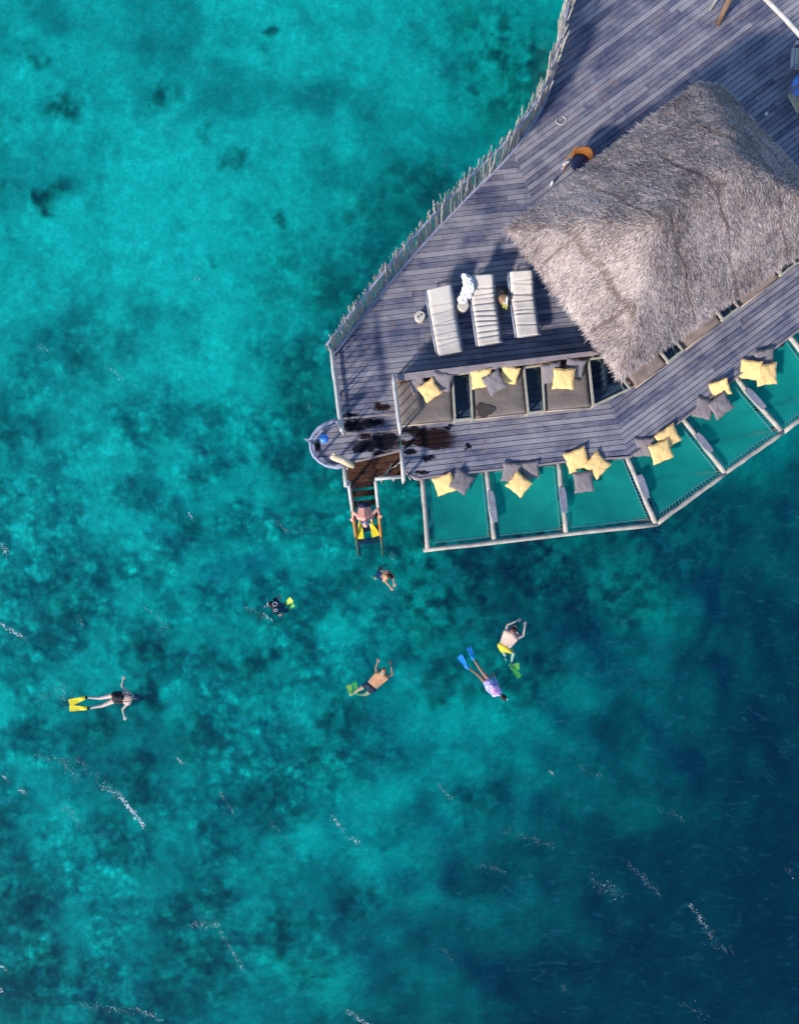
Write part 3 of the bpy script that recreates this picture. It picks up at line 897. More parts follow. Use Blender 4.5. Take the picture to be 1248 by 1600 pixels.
labs = ['first bleached log at the corner end of the net terrace beside the stairs', 'bleached log with grey board between the first and second nets', 'bleached log with grey board between the second and third nets',
        'slanted bleached log with grey board at the bend of the net terrace', 'bleached log with grey board between the fourth and fifth nets', 'bleached log with grey board between the fifth and sixth nets', 'bleached log at the right edge of the picture closing the sixth net', '']
for i, (a, b) in enumerate(DIV[:7]):
    pa, pb = P(*a, ZB + .02), P(*b, ZB + .02)
    pa = pa + (pa - pb).normalized() * .06
    r = empty('log_beam', pa, labs[i], 'beam', 'log beams between the nets')
    mb = MB(); n = 7
    mb.tube([pa.lerp(pb, k / n) + Vector((random.gauss(0, .008), random.gauss(0, .008), random.gauss(0, .006))) for k in range(n + 1)], [random.uniform(.066, .078) for k in range(n + 1)], 10)
    mb.build('log', M['log'], r, smooth=True)
    for q in (.03, .95):
        p = pa.lerp(pb, q); mb = MB(); mb.tube([(p.x, p.y, -4), (p.x, p.y, ZB - .03)], .075, 8); mb.build('post', M['dark_wood'], r, smooth=True)
    if BRD[i]:
        x0, x1 = P(*BRD[i][0], ZB + .11), P(*BRD[i][1], ZB + .11)
        d = (x1 - x0).normalized(); s = Vector((-d.y, d.x, 0))
        w0 = .105
        out = [x0 + s * w0 * .75, x0.lerp(x1, .25) + s * w0 * 1.05, x0.lerp(x1, .7) + s * w0 * .95, x1 + s * w0 * .7, x1 - s * w0 * .7, x0.lerp(x1, .65) - s * w0, x0.lerp(x1, .2) - s * w0 * .9, x0 - s * w0 * .6]
        mb = MB(); mb.prism([tuple(p[:2]) for p in out], ZB + .085, ZB + .125); mb.build('board', M['board'], r, bevel=.008)
OUT = [(662, 859.5), (1026, 818.5), (1131.5, 740), (1222, 675), (1400, 548)]
ol = ['long bleached outer pole closing the first three nets', 'bleached outer pole closing the fourth net', 'bleached outer pole closing the fifth net', 'bleached outer pole closing the sixth net by the right edge']
for i, (a, b) in enumerate(zip(OUT[:-1], OUT[1:])):
    pa, pb = P(*a, ZB), P(*b, ZB); n = 10
    mb = MB(); mb.tube([pa.lerp(pb, k / n) + Vector((random.gauss(0, .01), random.gauss(0, .01), 0)) for k in range(n + 1)], [random.uniform(.062, .076) for k in range(n + 1)], 10)
    o = mb.build('outer_pole', M['log'], smooth=True); tag(o, ol[i], 'pole', 'outer poles of the net terrace')
edge_pts = [(660, 748), (760.5, 736), (872, 724.5), (979, 714), (1065, 655.5), (1147, 591), (1232, 526), (1320, 460)]
outer_pts = [(668, 858), (771.5, 846.5), (883.5, 834.5), (1022, 818), (1131.5, 740), (1219, 677), (1300, 619), (1392, 553)]
nl = ['green hammock net nearest the water stairs', 'second green hammock net from the stairs, carrying one yellow cushion', 'third green hammock net, left of the bend', 'green hammock net right of the bend under two yellow cushions', 'green hammock net under two grey cushions and one yellow', 'green hammock net cut by the right edge of the picture', 'narrow sliver of green net at the far right edge']
for i in range(7):
    q = [P(*edge_pts[i], ZB), P(*edge_pts[i + 1], ZB), P(*outer_pts[i + 1], ZB), P(*outer_pts[i], ZB)]
    c = sum(q, Vector()) / 4
    r = empty('hammock_net', (c.x, c.y, ZB), nl[i], 'net', 'hammock nets over the water')
    ins = []
    for k in range(4):
        a, b, d_ = q[k], q[(k + 1) % 4], q[k - 1]
        ins.append(a + (b - a).normalized() * (.17 if k in (0, 3) else .15) + (d_ - a).normalized() * .13)
    ins[0] = q[0] + (q[1] - q[0]).normalized() * .19 + (q[3] - q[0]).normalized() * .05
    ins[1] = q[1] + (q[0] - q[1]).normalized() * .14 + (q[2] - q[1]).normalized() * .05
    ins[2] = q[2] + (q[3] - q[2]).normalized() * .14 + (q[1] - q[2]).normalized() * .17
    ins[3] = q[3] + (q[2] - q[3]).normalized() * .19 + (q[0] - q[3]).normalized() * .17
    N = 26; vs_, fs_ = [], []
    for a in range(N + 1):
        for b in range(N + 1):
            u, v_ = a / N, b / N
            p = (ins[0] * (1 - u) + ins[1] * u) * (1 - v_) + (ins[3] * (1 - u) + ins[2] * u) * v_
            edge = min(u, 1 - u, v_, 1 - v_)
            # scalloped border and sag
            p = p + Vector((random.gauss(0, .004), random.gauss(0, .004), -.05 - .10 * (16 * u * (1 - u) * v_ * (1 - v_)) + random.gauss(0, .003)))
            if edge == 0: p = p + Vector((random.uniform(-.014, .014), random.uniform(-.014, .014), 0))
            vs_.append(p)
    for a in range(N):
        for b in range(N):
            k = a * (N + 1) + b; fs_.append([k, k + 1, k + N + 2, k + N + 1])
    mb = MB(); mb.add(vs_, fs_); mb.build('netting', M['net'], r, smooth=True)
    lc = MB()
    for k in range(4):
        a, b = ins[k] + Vector((0, 0, -.045)), ins[(k + 1) % 4] + Vector((0, 0, -.045)); A, B = q[k], q[(k + 1) % 4]
        lc.tube([a.lerp(b, t_ / 8) for t_ in range(9)], .011, 5)
        n = int((b - a).length / .10)
        for j in range(n):
            p = a.lerp(b, (j + .5) / n); e = A.lerp(B, (j + .5 + random.uniform(-.2, .2)) / n); e.z = ZB - .02
            lc.tube([p, e], .0055, 4)
    lc.build('lacing', mat_plain('lacing_cord', (.10, .30, .33), .8, .2), r)

# ------------------------------------------------------------------ cushions (scatter pillows)
def pillow_mesh(name, mat, seed):
    rnd = random.Random(seed); N = 16; vs_, fs_ = [], []
    ph = [rnd.uniform(0, 6.28) for _ in range(6)]; pin, pin2, sk, pl_k = rnd.uniform(.03, .11), rnd.uniform(.03, .11), rnd.uniform(-.05, .05), rnd.uniform(.21, .31)
    dx_, dy_ = rnd.uniform(-.4, .4), rnd.uniform(-.4, .4)
    def pt(u, v, s):
        x = u * (1 - pin * (1 - v * v) ** 1.2) + sk * v * v * u; y = v * (1 - pin2 * (1 - u * u) ** 1.2)
        e = max(0, (1 - u * u) * (1 - v * v))
        z = s * pl_k * e ** .42 - (.05 * math.exp(-((u - dx_) ** 2 + (v - dy_) ** 2) / .10) if s > 0 else 0)
        z += .020 * e * s * math.sin(5 * u + 4 * v + ph[0]) + .028 * (e ** .5) * s * mnoise.noise(Vector((u * 2.4 + ph[1], v * 2.4, s)))
        an = math.atan2(v, u); rr = math.hypot(u, v)
        z += s * .020 * rr * math.sin(an * 14 + ph[2]) * e ** .4 * min(1, rr * 1.4)
        return (x * .5 + .012 * math.sin(7 * v + ph[3]), y * .5 + .012 * math.sin(7 * u + ph[4]), z * .5)
    idx = {}
    for s in (1, -1):
        for i in range(N + 1):
            for j in range(N + 1):
                u, v = -1 + 2 * i / N, -1 + 2 * j / N
                if s == -1 and (i in (0, N) or j in (0, N)):
                    idx[s, i, j] = idx[1, i, j]; continue
                idx[s, i, j] = len(vs_); vs_.append(pt(u, v, s))
        for i in range(N):
            for j in range(N):
                f = [idx[s, i, j], idx[s, i + 1, j], idx[s, i + 1, j + 1], idx[s, i, j + 1]]
                fs_.append(f if s == 1 else f[::-1])
    me = bpy.data.meshes.new(name); me.from_pydata(vs_, [], fs_); me.materials.append(mat)
    me.polygons.foreach_set('use_smooth', [True] * len(me.polygons)); me.update()
    # welt round the seam
    N2 = 4 * N; ring = [idx[1, i, 0] for i in range(N)] + [idx[1, N, j] for j in range(N)] + [idx[1, N - i, N] for i in range(N)] + [idx[1, 0, N - j] for j in range(N)]
    pts = [Vector(vs_[k]) for k in ring]; pts.append(pts[0])
    wb = MB(); wb.tube(pts, .009, 5, cap=False)
    wm = bpy.data.meshes.new('welt'); wm.from_pydata(wb.v, [], wb.f); wm.materials.append(mat); wm.update()
    return me, wm


PM = {c: [pillow_mesh(c + '_cushion', M[c], s) for s in (1, 5, 9, 13, 21)] for c in ('yellow', 'grey')}
SEAT = DZ + .42
ZN = ZB - .10
PIL = [  # colour, px, py, support z, size, rot deg, tilt (toward world dir), label, group
    ('grey', 652, 602, SEAT, .46, 20, (-.2, -.5), 'grey cushion at the railing end of the first daybed, left of the yellow one', 'a'),
    ('grey', 690, 597, SEAT, .56, -8, (0, -.6), 'large grey cushion against the backrest of the first daybed', 'a'),
    ('yellow', 671, 610, SEAT + .16, .52, 34, (0, -.25), 'yellow cushion turned like a diamond on the first daybed', 'a'),
    ('yellow', 752, 592, SEAT, .54, 8, (0, -.6), 'yellow cushion leaning left of the grey one on the middle daybed', 'a'),
    ('yellow', 795, 586, SEAT, .50, -12, (0, -.6), 'yellow cushion leaning right of the grey one on the middle daybed', 'a'),
    ('grey', 772, 598, SEAT + .14, .56, 30, (0, -.3), 'grey cushion between two yellow ones on the middle daybed', 'a'),
    ('grey', 861, 583, SEAT, .56, 12, (0, -.55), 'grey cushion left behind the yellow one on the third daybed', 'a'),
    ('grey', 897, 575, SEAT, .54, -8, (0, -.55), 'grey cushion right behind the yellow one on the third daybed', 'a'),
    ('yellow', 880, 592, SEAT + .15, .56, -2, (0, -.3), 'yellow cushion in front of two grey ones on the third daybed', 'a'),
    ('yellow', 694, 757, ZN + .03, .56, 20, (-.1, -.3), 'yellow cushion beside a single grey one on the first net', 'n'),
    ('grey', 721, 753, ZN + .08, .58, -30, (.25, -.2), 'grey cushion beside a single yellow one on the first net', 'n'),
    ('grey', 799, 738, ZN + .02, .54, -4, (0, -.35), 'left of two grey cushions behind the yellow one on the second net', 'n'),
    ('grey', 828, 735, ZN + .02, .52, 8, (0, -.35), 'right of two grey cushions behind the yellow one on the second net', 'n'),
    ('yellow', 810.5, 757, ZN + .14, .56, -38, (0, -.2), 'yellow cushion turned like a diamond on the second net', 'n'),
    ('yellow', 901, 719, ZN + .05, .60, 22, (0, -.3), 'left of two yellow cushions on the third net', 'n'),
    ('yellow', 932, 727, ZN + .08, .60, -42, (.1, -.2), 'right of two yellow cushions on the third net', 'n'),
    ('grey', 911, 753, ZN + .10, .58, 8, (0, -.15), 'grey cushion below two yellow ones on the third net', 'n'),
    ('grey', 1006, 699, ZN + .02, .56, 2, (-.1, -.3), 'grey cushion left of two yellow ones on the net right of the bend', 'n'),
    ('yellow', 1043, 684, ZN + .05, .60, 35, (.2, -.3), 'rear of two yellow cushions on the net right of the bend', 'n'),
    ('yellow', 1032, 706, ZN + .15, .60, 22, (.1, -.2), 'front of two yellow cushions on the net right of the bend', 'n'),
    ('yellow', 1124, 608, ZN + .10, .52, 24, (-.2, -.5), 'single yellow cushion above two grey ones on the fifth net', 'n'),
    ('grey', 1099, 638, ZN + .05, .56, -12, (0, -.2), 'left of two grey cushions under a yellow one on the fifth net', 'n'),
    ('grey', 1125, 634, ZN + .14, .60, 38, (.1, -.2), 'right of two grey cushions under a yellow one on the fifth net', 'n'),
    ('grey', 1193, 561, ZN + .02, .54, 14, (.1, -.4), 'grey cushion behind two yellow ones on the sixth net', 'n'),
    ('yellow', 1171, 578, ZN + .08, .54, -8, (-.3, -.3), 'left of two yellow cushions on the sixth net', 'n'),
    ('yellow', 1197, 585, ZN + .13, .62, 8, (.1, -.2), 'right of two yellow cushions on the sixth net', 'n')]
for i, (c, x, y, z, s, rot, tl_, lab, g) in enumerate(PIL):
    me, wm = PM[c][(i * 2) % 5]
    tilt = math.hypot(*tl_)
    zc = z + .10 * s / .55 + math.sin(tilt) * s * .45
    o = bpy.data.objects.new(c + '_cushion', me); COL.objects.link(o)
    o.location = P(x, y, zc)
    axis = Vector((-tl_[1], tl_[0], 0))
    R = Matrix.Rotation(tilt, 4, axis.normalized()) if tilt > 1e-4 else Matrix()
    o.rotation_euler = (R @ Matrix.Rotation(math.radians(rot), 4, 'Z')).to_euler()
    o.scale = (s * random.uniform(.98, 1.08), s * random.uniform(.98, 1.08), s * .95)
    tag(o, lab, 'cushion', 'cushions on the daybeds' if g == 'a' else 'cushions on the nets')
    wo = bpy.data.objects.new('welt', wm); COL.objects.link(wo); wo.parent = o

# ------------------------------------------------------------------ daybeds, backrest, glass tables
t = NT('smoked_glass')
fr = t.n('ShaderNodeFresnel'); fr.inputs[0].default_value = 1.5
gl = t.n('ShaderNodeBsdfGlossy'); gl.inputs['Roughness'].default_value = .03
tr = t.n('ShaderNodeBsdfTransparent'); tr.inputs[0].default_value = (.48, .62, .70, 1)
mx = t.n('ShaderNodeMixShader'); t.l(fr.outputs[0], mx.inputs[0]); t.l(tr.outputs[0], mx.inputs[1]); t.l(gl.outputs[0], mx.inputs[2]); t.l(mx.outputs[0], t.out.inputs[0])
M['glass'] = t.m


def inset_quad(q, m):
    c = sum(q, Vector()) / len(q); out = []
    n = len(q)
    for k in range(n):
        a, p, b = q[k], q[k - 1], q[(k + 1) % n]
        d1 = (p - a).normalized(); d2 = (b - a).normalized()
        sn = abs(d1.cross(d2).z)
        out.append(a + (d1 + d2) * (m / max(sn, .3)))
    return out


def glass_table(q, z, label, group='glass side tables of the daybeds', bottom=True):
    q = [P(x, y, z) for x, y in q]
    c = sum(q, Vector()) / 4
    r = empty('glass_table', (c.x, c.y, DZ), label, 'table', group)
    w_ = .065
    qi = inset_quad(q, w_ / 2)
    mb = MB()
    for k in range(4):
        a, b = qi[k], qi[(k + 1) % 4]
        d = (b - a).normalized()
        ext = w_ / 2 if k % 2 == 0 else -w_ / 2
        mb.beam(a - d * ext, b + d * ext, w_, .07)
    mb.build('top_frame', M['olive'], r, bevel=.006)
    for k in range(4):
        mb = MB(); p = qi[k]; mb.beam((p.x, p.y, DZ), (p.x, p.y, z - .036), w_, w_, up=(qi[(k + 1) % 4] - p).normalized()); mb.build('leg', M['olive'], r)
    mb = MB()
    for k in range(4):
        a, b = qi[k].copy(), qi[(k + 1) % 4].copy(); a.z = b.z = DZ + .08
        mb.beam(a, b, .04, .05)
    mb.build('lower_frame', M['olive'], r)
    gq = inset_quad(q, w_ + .002)
    mb = MB(); mb.prism([tuple(p[:2]) for p in gq], z + .004, z + .016); mb.build('glass_top', M['glass'], r)
    return r


def daybed(q, label, nm='daybed', cat='daybed', grp='daybeds built along the terrace', mt='mattress', part='mattress'):
    """q: cushion outline at seat height, back-left, back-right, front-right, front-left"""
    Q = [P(x, y, SEAT) for x, y in q]
    c = sum(Q, Vector()) / 4
    r = empty(nm, (c.x, c.y, DZ), label, cat, grp)
    mb = MB(); mb.prism([tuple(p[:2]) for p in inset_quad(Q, .03)], DZ, DZ + .24); mb.build('base', M['teak'], r, bevel=.01)
    # mattress: grid with rounded border
    NX, NY = 18, 14
    mb = MB(); vs_, fs_ = [], []
    sd = random.uniform(0, 50)
    for lay in (0, 1):
        for a in range(NX + 1):
            for b in range(NY + 1):
                u, v_ = a / NX, b / NY
                p = (Q[0] * (1 - u) + Q[1] * u) * (1 - v_) + (Q[3] * (1 - u) + Q[2] * u) * v_
                e = min(u, 1 - u, v_, 1 - v_)
                if lay == 0:
                    z = SEAT - (.030 if e == 0 else 0) + .018 * min(1, e * 7) + .012 * mnoise.noise(Vector((u * 4 + sd, v_ * 3, 1)))
                    z -= .014 * math.exp(-((v_ - .64) / .012) ** 2)
                else: z = DZ + .245
                vs_.append((p.x, p.y, z))
    n1_ = (NX + 1) * (NY + 1)
    for a in range(NX):
        for b in range(NY):
            k = a * (NY + 1) + b
            fs_.append([k, k + NY + 1, k + NY + 2, k + 1]); fs_.append([n1_ + k, n1_ + k + 1, n1_ + k + NY + 2, n1_ + k + NY + 1])
    border = [a * (NY + 1) for a in range(NX)] + [NX * (NY + 1) + b for b in range(NY)] + [a * (NY + 1) + NY for a in range(NX, 0, -1)] + [b for b in range(NY, 0, -1)]
    for k in range(len(border)):
        a, b = border[k], border[(k + 1) % len(border)]
        fs_.append([a, b, b + n1_, a + n1_])
    mb.add(vs_, fs_); mb.build(part, M[mt], r, smooth=True)
    mb = MB(); a, b = Q[3], Q[2]; d = (Q[3] - Q[0]).normalized() * .012
    mb.tube([a + d + Vector((0, 0, -.03)), a.lerp(b, .5) + d + Vector((0, 0, -.03)), b + d + Vector((0, 0, -.03))], .022, 6); mb.build('piping', M['mattress_edge'], r, smooth=True)
    return r


daybed([(620, 596), (704, 586), (707.5, 657), (627, 665)], 'taupe daybed beside the slatted end railing, with one yellow cushion')
daybed([(736, 585), (815.5, 575), (823, 645), (741, 655)], 'taupe daybed with a damp patch, between the two glass tables')
daybed([(848, 571), (915, 562), (922, 636), (853, 642)], 'taupe daybed beside the thatched roof, with two grey cushions behind one yellow')
glass_table([(704.5, 584.5), (735.5, 580.5), (739.5, 655.5), (709, 659)], SEAT + .03, 'narrow glass table between the first and middle daybeds')
glass_table([(816, 573), (847.5, 569), (852, 644), (823.5, 647.5)], SEAT + .03, 'narrow glass table between the middle and third daybeds')
glass_table([(917, 560), (945, 556.5), (986, 608), (925, 637)], SEAT + .05, 'wedge shaped glass table at the corner beside the thatch')
# damp patch left on the middle daybed: a dark folded towel-like stain drawn as its own thin cloth
dp = MB(); ctr = P(757, 641, SEAT + .03)
pts = []
for k in range(18):
    th = 2 * math.pi * k / 18; rr = 1 + .18 * math.sin(3 * th + 1) + .08 * math.sin(7 * th)
    pts.append((ctr.x + .27 * rr * math.cos(th), ctr.y + .20 * rr * math.sin(th)))
dp.prism(pts, SEAT + .012, SEAT + .034)
o = dp.build('damp_stain', mat_fabric('damp_stain_fabric', (.075, .062, .058), .2), smooth=False, bevel=.01); tag(o, 'dark damp stain, laid as a thin patch on the front of the middle daybed', 'cloth')
# backrest wall with its ledge
bk = empty('backrest_wall', P(770, 575, DZ), 'long wooden backrest wall with a flat ledge behind the daybeds', 'wall')
mb = MB(); mb.prism(pxpoly([(617, 585), (775, 566), (924, 548.5), (936, 553), (776, 576), (617, 595.5)], DZ + .80), DZ + .74, DZ + .80); mb.build('ledge', M['ledge'], bk, bevel=.008)
mb = MB()
A_, B_ = P(617, 590.5, DZ + .8), P(930, 551, DZ + .8)
mb.beam((A_.x, A_.y, DZ + .37), (B_.x, B_.y, DZ + .37), .10, .738); mb.build('panel', M['teak'], bk)
# the row under the thatch: front edge runs up to the right
sd_ = Vector((135, -104)).normalized(); sn_ = Vector((-sd_.y, sd_.x))          # px: along, toward the water is -sn
def row(a0, a1, f0, f1):
    """px quad along the row: distances a0..a1 along, f0 front to f1 back (px behind the front line)"""
    o_ = Vector((990, 607.5)); bk_ = Vector((sd_.y, -sd_.x))                    # behind = up-left
    return [tuple(o_ + sd_ * a + bk_ * f) for a, f in ((a0, f1), (a1, f1), (a1, f0), (a0, f0))]
cuts = [(4, 64, 'd'), (66, 98, 't'), (101, 172, 'd'), (174, 208, 't'), (211, 287, 'd'), (289, 320, 't'), (323, 400, 'd')]
dl = iter(['brown timber bench at the corner under the thatch edge, nearest the wedge table', 'brown timber bench under the thatch edge between the two small open tables', 'brown timber bench under the thatch edge left of the white framed table', 'brown timber bench under the thatch cut by the right edge of the picture'])
tl2 = iter(['small open framed table poking out under the thatch, nearest the corner', 'small open framed table poking out in the middle of the thatch edge', 'white framed table poking out under the thatch near the right edge'])
for a0, a1, k in cuts:
    if k == 'd': daybed(row(a0, a1, 0, 74), next(dl), 'timber_bench', 'bench', 'timber benches under the thatch edge', 'bench', 'seat')
    else: glass_table(row(a0, a1, -1, 72), SEAT + .06, next(tl2), 'framed tables under the thatch')
bk2 = empty('backrest_wall', P(1090, 480, DZ), 'wooden backrest wall hidden under the thatch', 'wall')
q = row(0, 400, 76, 86)
mb = MB(); mb.prism(pxpoly(q, DZ + .8), DZ, DZ + .8); mb.build('panel', M['teak'], bk2)

# ------------------------------------------------------------------ thatched pavilion
ZE = DZ + 2.05
Wc, N1, N2, Ec, Sc = P(794, 355, ZE), P(1092, 126, ZE), P(1126, 131, ZE), P(1318, 345, ZE), P(972, 588, ZE)
A, B = P(1021, 348, ZE + 1.95), P(1158, 249, ZE + 1.95)
pav = empty('thatched_pavilion', (P(1060, 350, DZ).x, P(1060, 350, DZ).y, DZ), 'hipped roof pavilion with shaggy straw thatch standing on the deck', 'pavilion')
t = NT('thatch_straw'); tn = t.attr('tint').outputs['Fac']; sm = t.attr('seam').outputs['Fac']
geo = t.n('ShaderNodeNewGeometry').outputs['Position']
n1 = t.noise(geo, .8, 5, .6); n2 = t.noise(geo, 3.5, 3, .6)
f = t.math('ADD', t.math('MULTIPLY', tn, .75), t.math('ADD', t.math('MULTIPLY', t.math('SUBTRACT', n1, .5), 1.3), t.math('MULTIPLY', n2, .3)))
col = t.mix(t.ss(f, .12, .95), (.135, .105, .110), (.66, .56, .525))
col = t.mix(t.math('MULTIPLY', t.ss(n2, .55, .72), .35), col, (.28, .17, .11))
col = t.mix(t.math('MULTIPLY', sm, .85), col, (.10, .058, .045))
t.bsdf(col, .85, .15)
M['thatch'] = t.m
class Blades:
    """straw: thousands of short thin blades lying down the slope"""
    def __init__(s): s.v, s.t, s.s = [], [], []
    def emit(s, pts, d, nn_, L, wd, lift, seams=()):
        m = len(pts)
        if not m: return
        a_ = np.cross(nn_, d)
        ln = L * RNG.uniform(.6, 1.4, m)[:, None]
        dirv = d + a_ * RNG.normal(0, .42, m)[:, None] + nn_ * RNG.normal(.02, .05, m)[:, None]
        dirv /= np.linalg.norm(dirv, axis=1)[:, None]
        side = np.cross(nn_ + RNG.normal(0, .28, (m, 3)), dirv); side /= np.linalg.norm(side, axis=1)[:, None]
        w2 = wd * RNG.uniform(.6, 1.4, m)[:, None] / 2
        st_ = pts + nn_ * RNG.uniform(0, lift, m)[:, None]
        e = st_ + dirv * ln
        s.v.append(np.stack([st_ - side * w2, st_ + side * w2, e + side * w2 * .3, e - side * w2 * .3], 1).reshape(-1, 3))
        s.t.append(RNG.random(m))
        sv = np.zeros(m)
        for p0, p1, rad, amt in seams:
            p0, p1 = np.array(p0[:2]), np.array(p1[:2]); dd = p1 - p0; L2 = dd @ dd
            for pt_ in (st_, (st_ + e) / 2):
                q2 = pt_[:, :2] + .03 * np.stack([np.sin(pt_[:, 1] * 7), np.sin(pt_[:, 0] * 6)], 1)
                tt = np.clip(((q2 - p0) @ dd) / L2, 0, 1)
                ds = np.linalg.norm(q2 - (p0 + tt[:, None] * dd), axis=1)
                wob = rad * (.6 + .6 * vnoise2(pt_[:, 0] * 3, pt_[:, 1] * 3, 41))
                sv = np.maximum(sv, (ds < wob) * RNG.uniform(.15, 1, m) * amt)
        s.s.append(sv)
    def build(s, name, parent):
        v = np.concatenate(s.v).astype(np.float32); nq = len(v) // 4
        me = bpy.data.meshes.new(name)
        me.vertices.add(len(v)); me.vertices.foreach_set('co', v.ravel())
        me.loops.add(nq * 4); me.loops.foreach_set('vertex_index', np.arange(nq * 4, dtype=np.int32))
        me.polygons.add(nq); me.polygons.foreach_set('loop_start', np.arange(0, nq * 4, 4, dtype=np.int32))
        for nm, arr in (('tint', s.t), ('seam', s.s)):
            a = me.attributes.new(nm, 'FLOAT', 'FACE'); a.data.foreach_set('value', np.concatenate(arr).astype(np.float32))
        me.update(); me.validate()
        me.materials.append(M['thatch'])
        o = bpy.data.objects.new(name, me); COL.objects.link(o); o.parent = parent
        return o


RING = [Wc, Sc, Ec, N2, N1]
planes = []
for a, b, top in ((Wc, Sc, A), (Sc, Ec, A), (Ec, N2, B), (N2, N1, B), (N1, Wc, A)):
    ed = Vector((b.x - a.x, b.y - a.y)).normalized(); inn = Vector((-ed.y, ed.x))
    c = inn.x * a.x + inn.y * a.y
    dist = inn.x * top.x + inn.y * top.y - c
    planes.append((inn.x, inn.y, c, (top.z - ZE) / dist))
planes[3] = (*planes[3][:3], planes[2][3])
RISE = A.z - ZE


def roof_h(x, y, step=True):
    hs = [(nx * x + ny * y - c) * sl_ for nx, ny, c, sl_ in planes]
    k = .13
    mn = np.minimum.reduce(hs)
    h = mn - k * np.log(sum(np.exp(-(q - mn) / k) for q in hs)) + .02
    h = h + .05 * (fbm(x * 1.3, y * 1.3, 52, 3) - .5) * 2 + .02 * (fbm(x * 5, y * 5, 57, 2) - .5) * 2
    if step: h = h + .10 * sstep(mn, RISE * .44 - .012, RISE * .44 + .012)
    return ZE + h, mn


def roof_nd(x, y):
    e = .04
    zx = (roof_h(x + e, y, False)[0] - roof_h(x - e, y, False)[0]) / (2 * e)
    zy = (roof_h(x, y + e, False)[0] - roof_h(x, y - e, False)[0]) / (2 * e)
    n = np.stack([-zx, -zy, np.ones_like(zx)], 1); n /= np.linalg.norm(n, axis=1)[:, None]
    d = np.stack([-zx, -zy, -(zx ** 2 + zy ** 2)], 1); d /= np.maximum(np.linalg.norm(d, axis=1), 1e-4)[:, None]
    return n, d


def inside(x, y, m=0):
    r = np.ones_like(x, dtype=bool)
    for nx, ny, c, _ in planes: r &= (nx * x + ny * y - c) > m
    return r


x0, x1 = min(p.x for p in RING), max(p.x for p in RING); y0, y1 = min(p.y for p in RING), max(p.y for p in RING)
gx, gy = np.arange(x0 - .1, x1 + .1, .055), np.arange(y0 - .1, y1 + .1, .055)
GX, GY = np.meshgrid(gx, gy)
GZ, _m = roof_h(GX, GY); GZ = GZ - .02
ins = inside(GX, GY, .0)
cell = ins[:-1, :-1] & ins[1:, :-1] & ins[:-1, 1:] & ins[1:, 1:]
idx = np.arange(GX.size).reshape(GX.shape)
qd = np.stack([idx[:-1, :-1], idx[:-1, 1:], idx[1:, 1:], idx[1:, :-1]], -1)[cell]
used_ = np.unique(qd); remap = -np.ones(GX.size, dtype=np.int64); remap[used_] = np.arange(len(used_))
rm_ = bpy.data.meshes.new('roof')
rm_.from_pydata(np.stack([GX, GY, GZ], -1).reshape(-1, 3)[used_].tolist(), [], remap[qd].tolist())
rm_.materials.append(M['thatch']); rm_.update()
roof = bpy.data.objects.new('roof', rm_); COL.objects.link(roof); roof.parent = pav; roof.location = -root_loc(pav)
so_ = roof.modifiers.new('thick', 'SOLIDIFY'); so_.thickness = .16; so_.offset = -1

# joints between the thatch panels, and the upper edge of the lower tier
def inw(i, a, b, u, dist):
    nx, ny, c, _ = planes[i]; p = a.lerp(b, u); return (p.x + nx * dist, p.y + ny * dist)
dSW = (A.x * planes[0][0] + A.y * planes[0][1] - planes[0][2]); dSE = (A.x * planes[1][0] + A.y * planes[1][1] - planes[1][2])
SEAMS = [(inw(0, Wc, Sc, .28, 0), inw(0, Wc, Sc, .28, dSW * .44), .05, .9), (inw(0, Wc, Sc, .72, 0), inw(0, Wc, Sc, .72, dSW * .44), .05, .9),
         (inw(0, Wc, Sc, .22, dSW * .44 - .03), inw(0, Wc, Sc, .78, dSW * .44 - .03), .06, .95)]
for u, v0 in ((.33, 0), (.52, .0), (.74, .0)): SEAMS.append((inw(1, Sc, Ec, u, dSE * v0), inw(1, Sc, Ec, u, dSE), .034, .9))
for u, v0 in ((.66, .25), (.42, .2), (.22, .45)): SEAMS.append((inw(4, N1, Wc, u, dSE * v0), inw(4, N1, Wc, u, dSE), .034, .9))
SEAMS.append((Wc[:2], Wc.lerp(A, .45)[:2], .05, .5)); SEAMS.append((Sc[:2], Sc.lerp(A, .4)[:2], .035, .35))
bl = Blades()
m = 340000
x = RNG.uniform(x0, x1, m); y = RNG.uniform(y0, y1, m); k_ = inside(x, y, .02); x, y = x[k_], y[k_]
z, _m = roof_h(x, y); n_, d_ = roof_nd(x, y)
bl.emit(np.stack([x, y, z - .02], 1), d_, n_, .095, .0085, .03, SEAMS)
# ragged eave
for (a, b) in zip(RING, RING[1:] + RING[:1]):
    mm = int((b - a).length * 420); u = RNG.random(mm); iv = RNG.uniform(0, .16, mm)
    ed = Vector((b.x - a.x, b.y - a.y)).normalized(); inn = Vector((-ed.y, ed.x))
    x = a.x + (b.x - a.x) * u + inn.x * iv; y = a.y + (b.y - a.y) * u + inn.y * iv
    z, _m = roof_h(x, y); n_, d_ = roof_nd(x, y)
    dd = d_ + np.array((0, 0, -.12)); dd /= np.linalg.norm(dd, axis=1)[:, None]
    clump = .6 + .8 * vnoise2(u * (b - a).length * 4, u * 0, 91)
    pts = np.stack([x, y, z - RNG.uniform(0, .13, mm)], 1)
    for c0, c1, L_ in ((0, .85, .14), (.85, 1.2, .165), (1.2, 9, .20)):
        kk = (clump >= c0) & (clump < c1); bl.emit(pts[kk], dd[kk], n_[kk], L_, .013, .03)
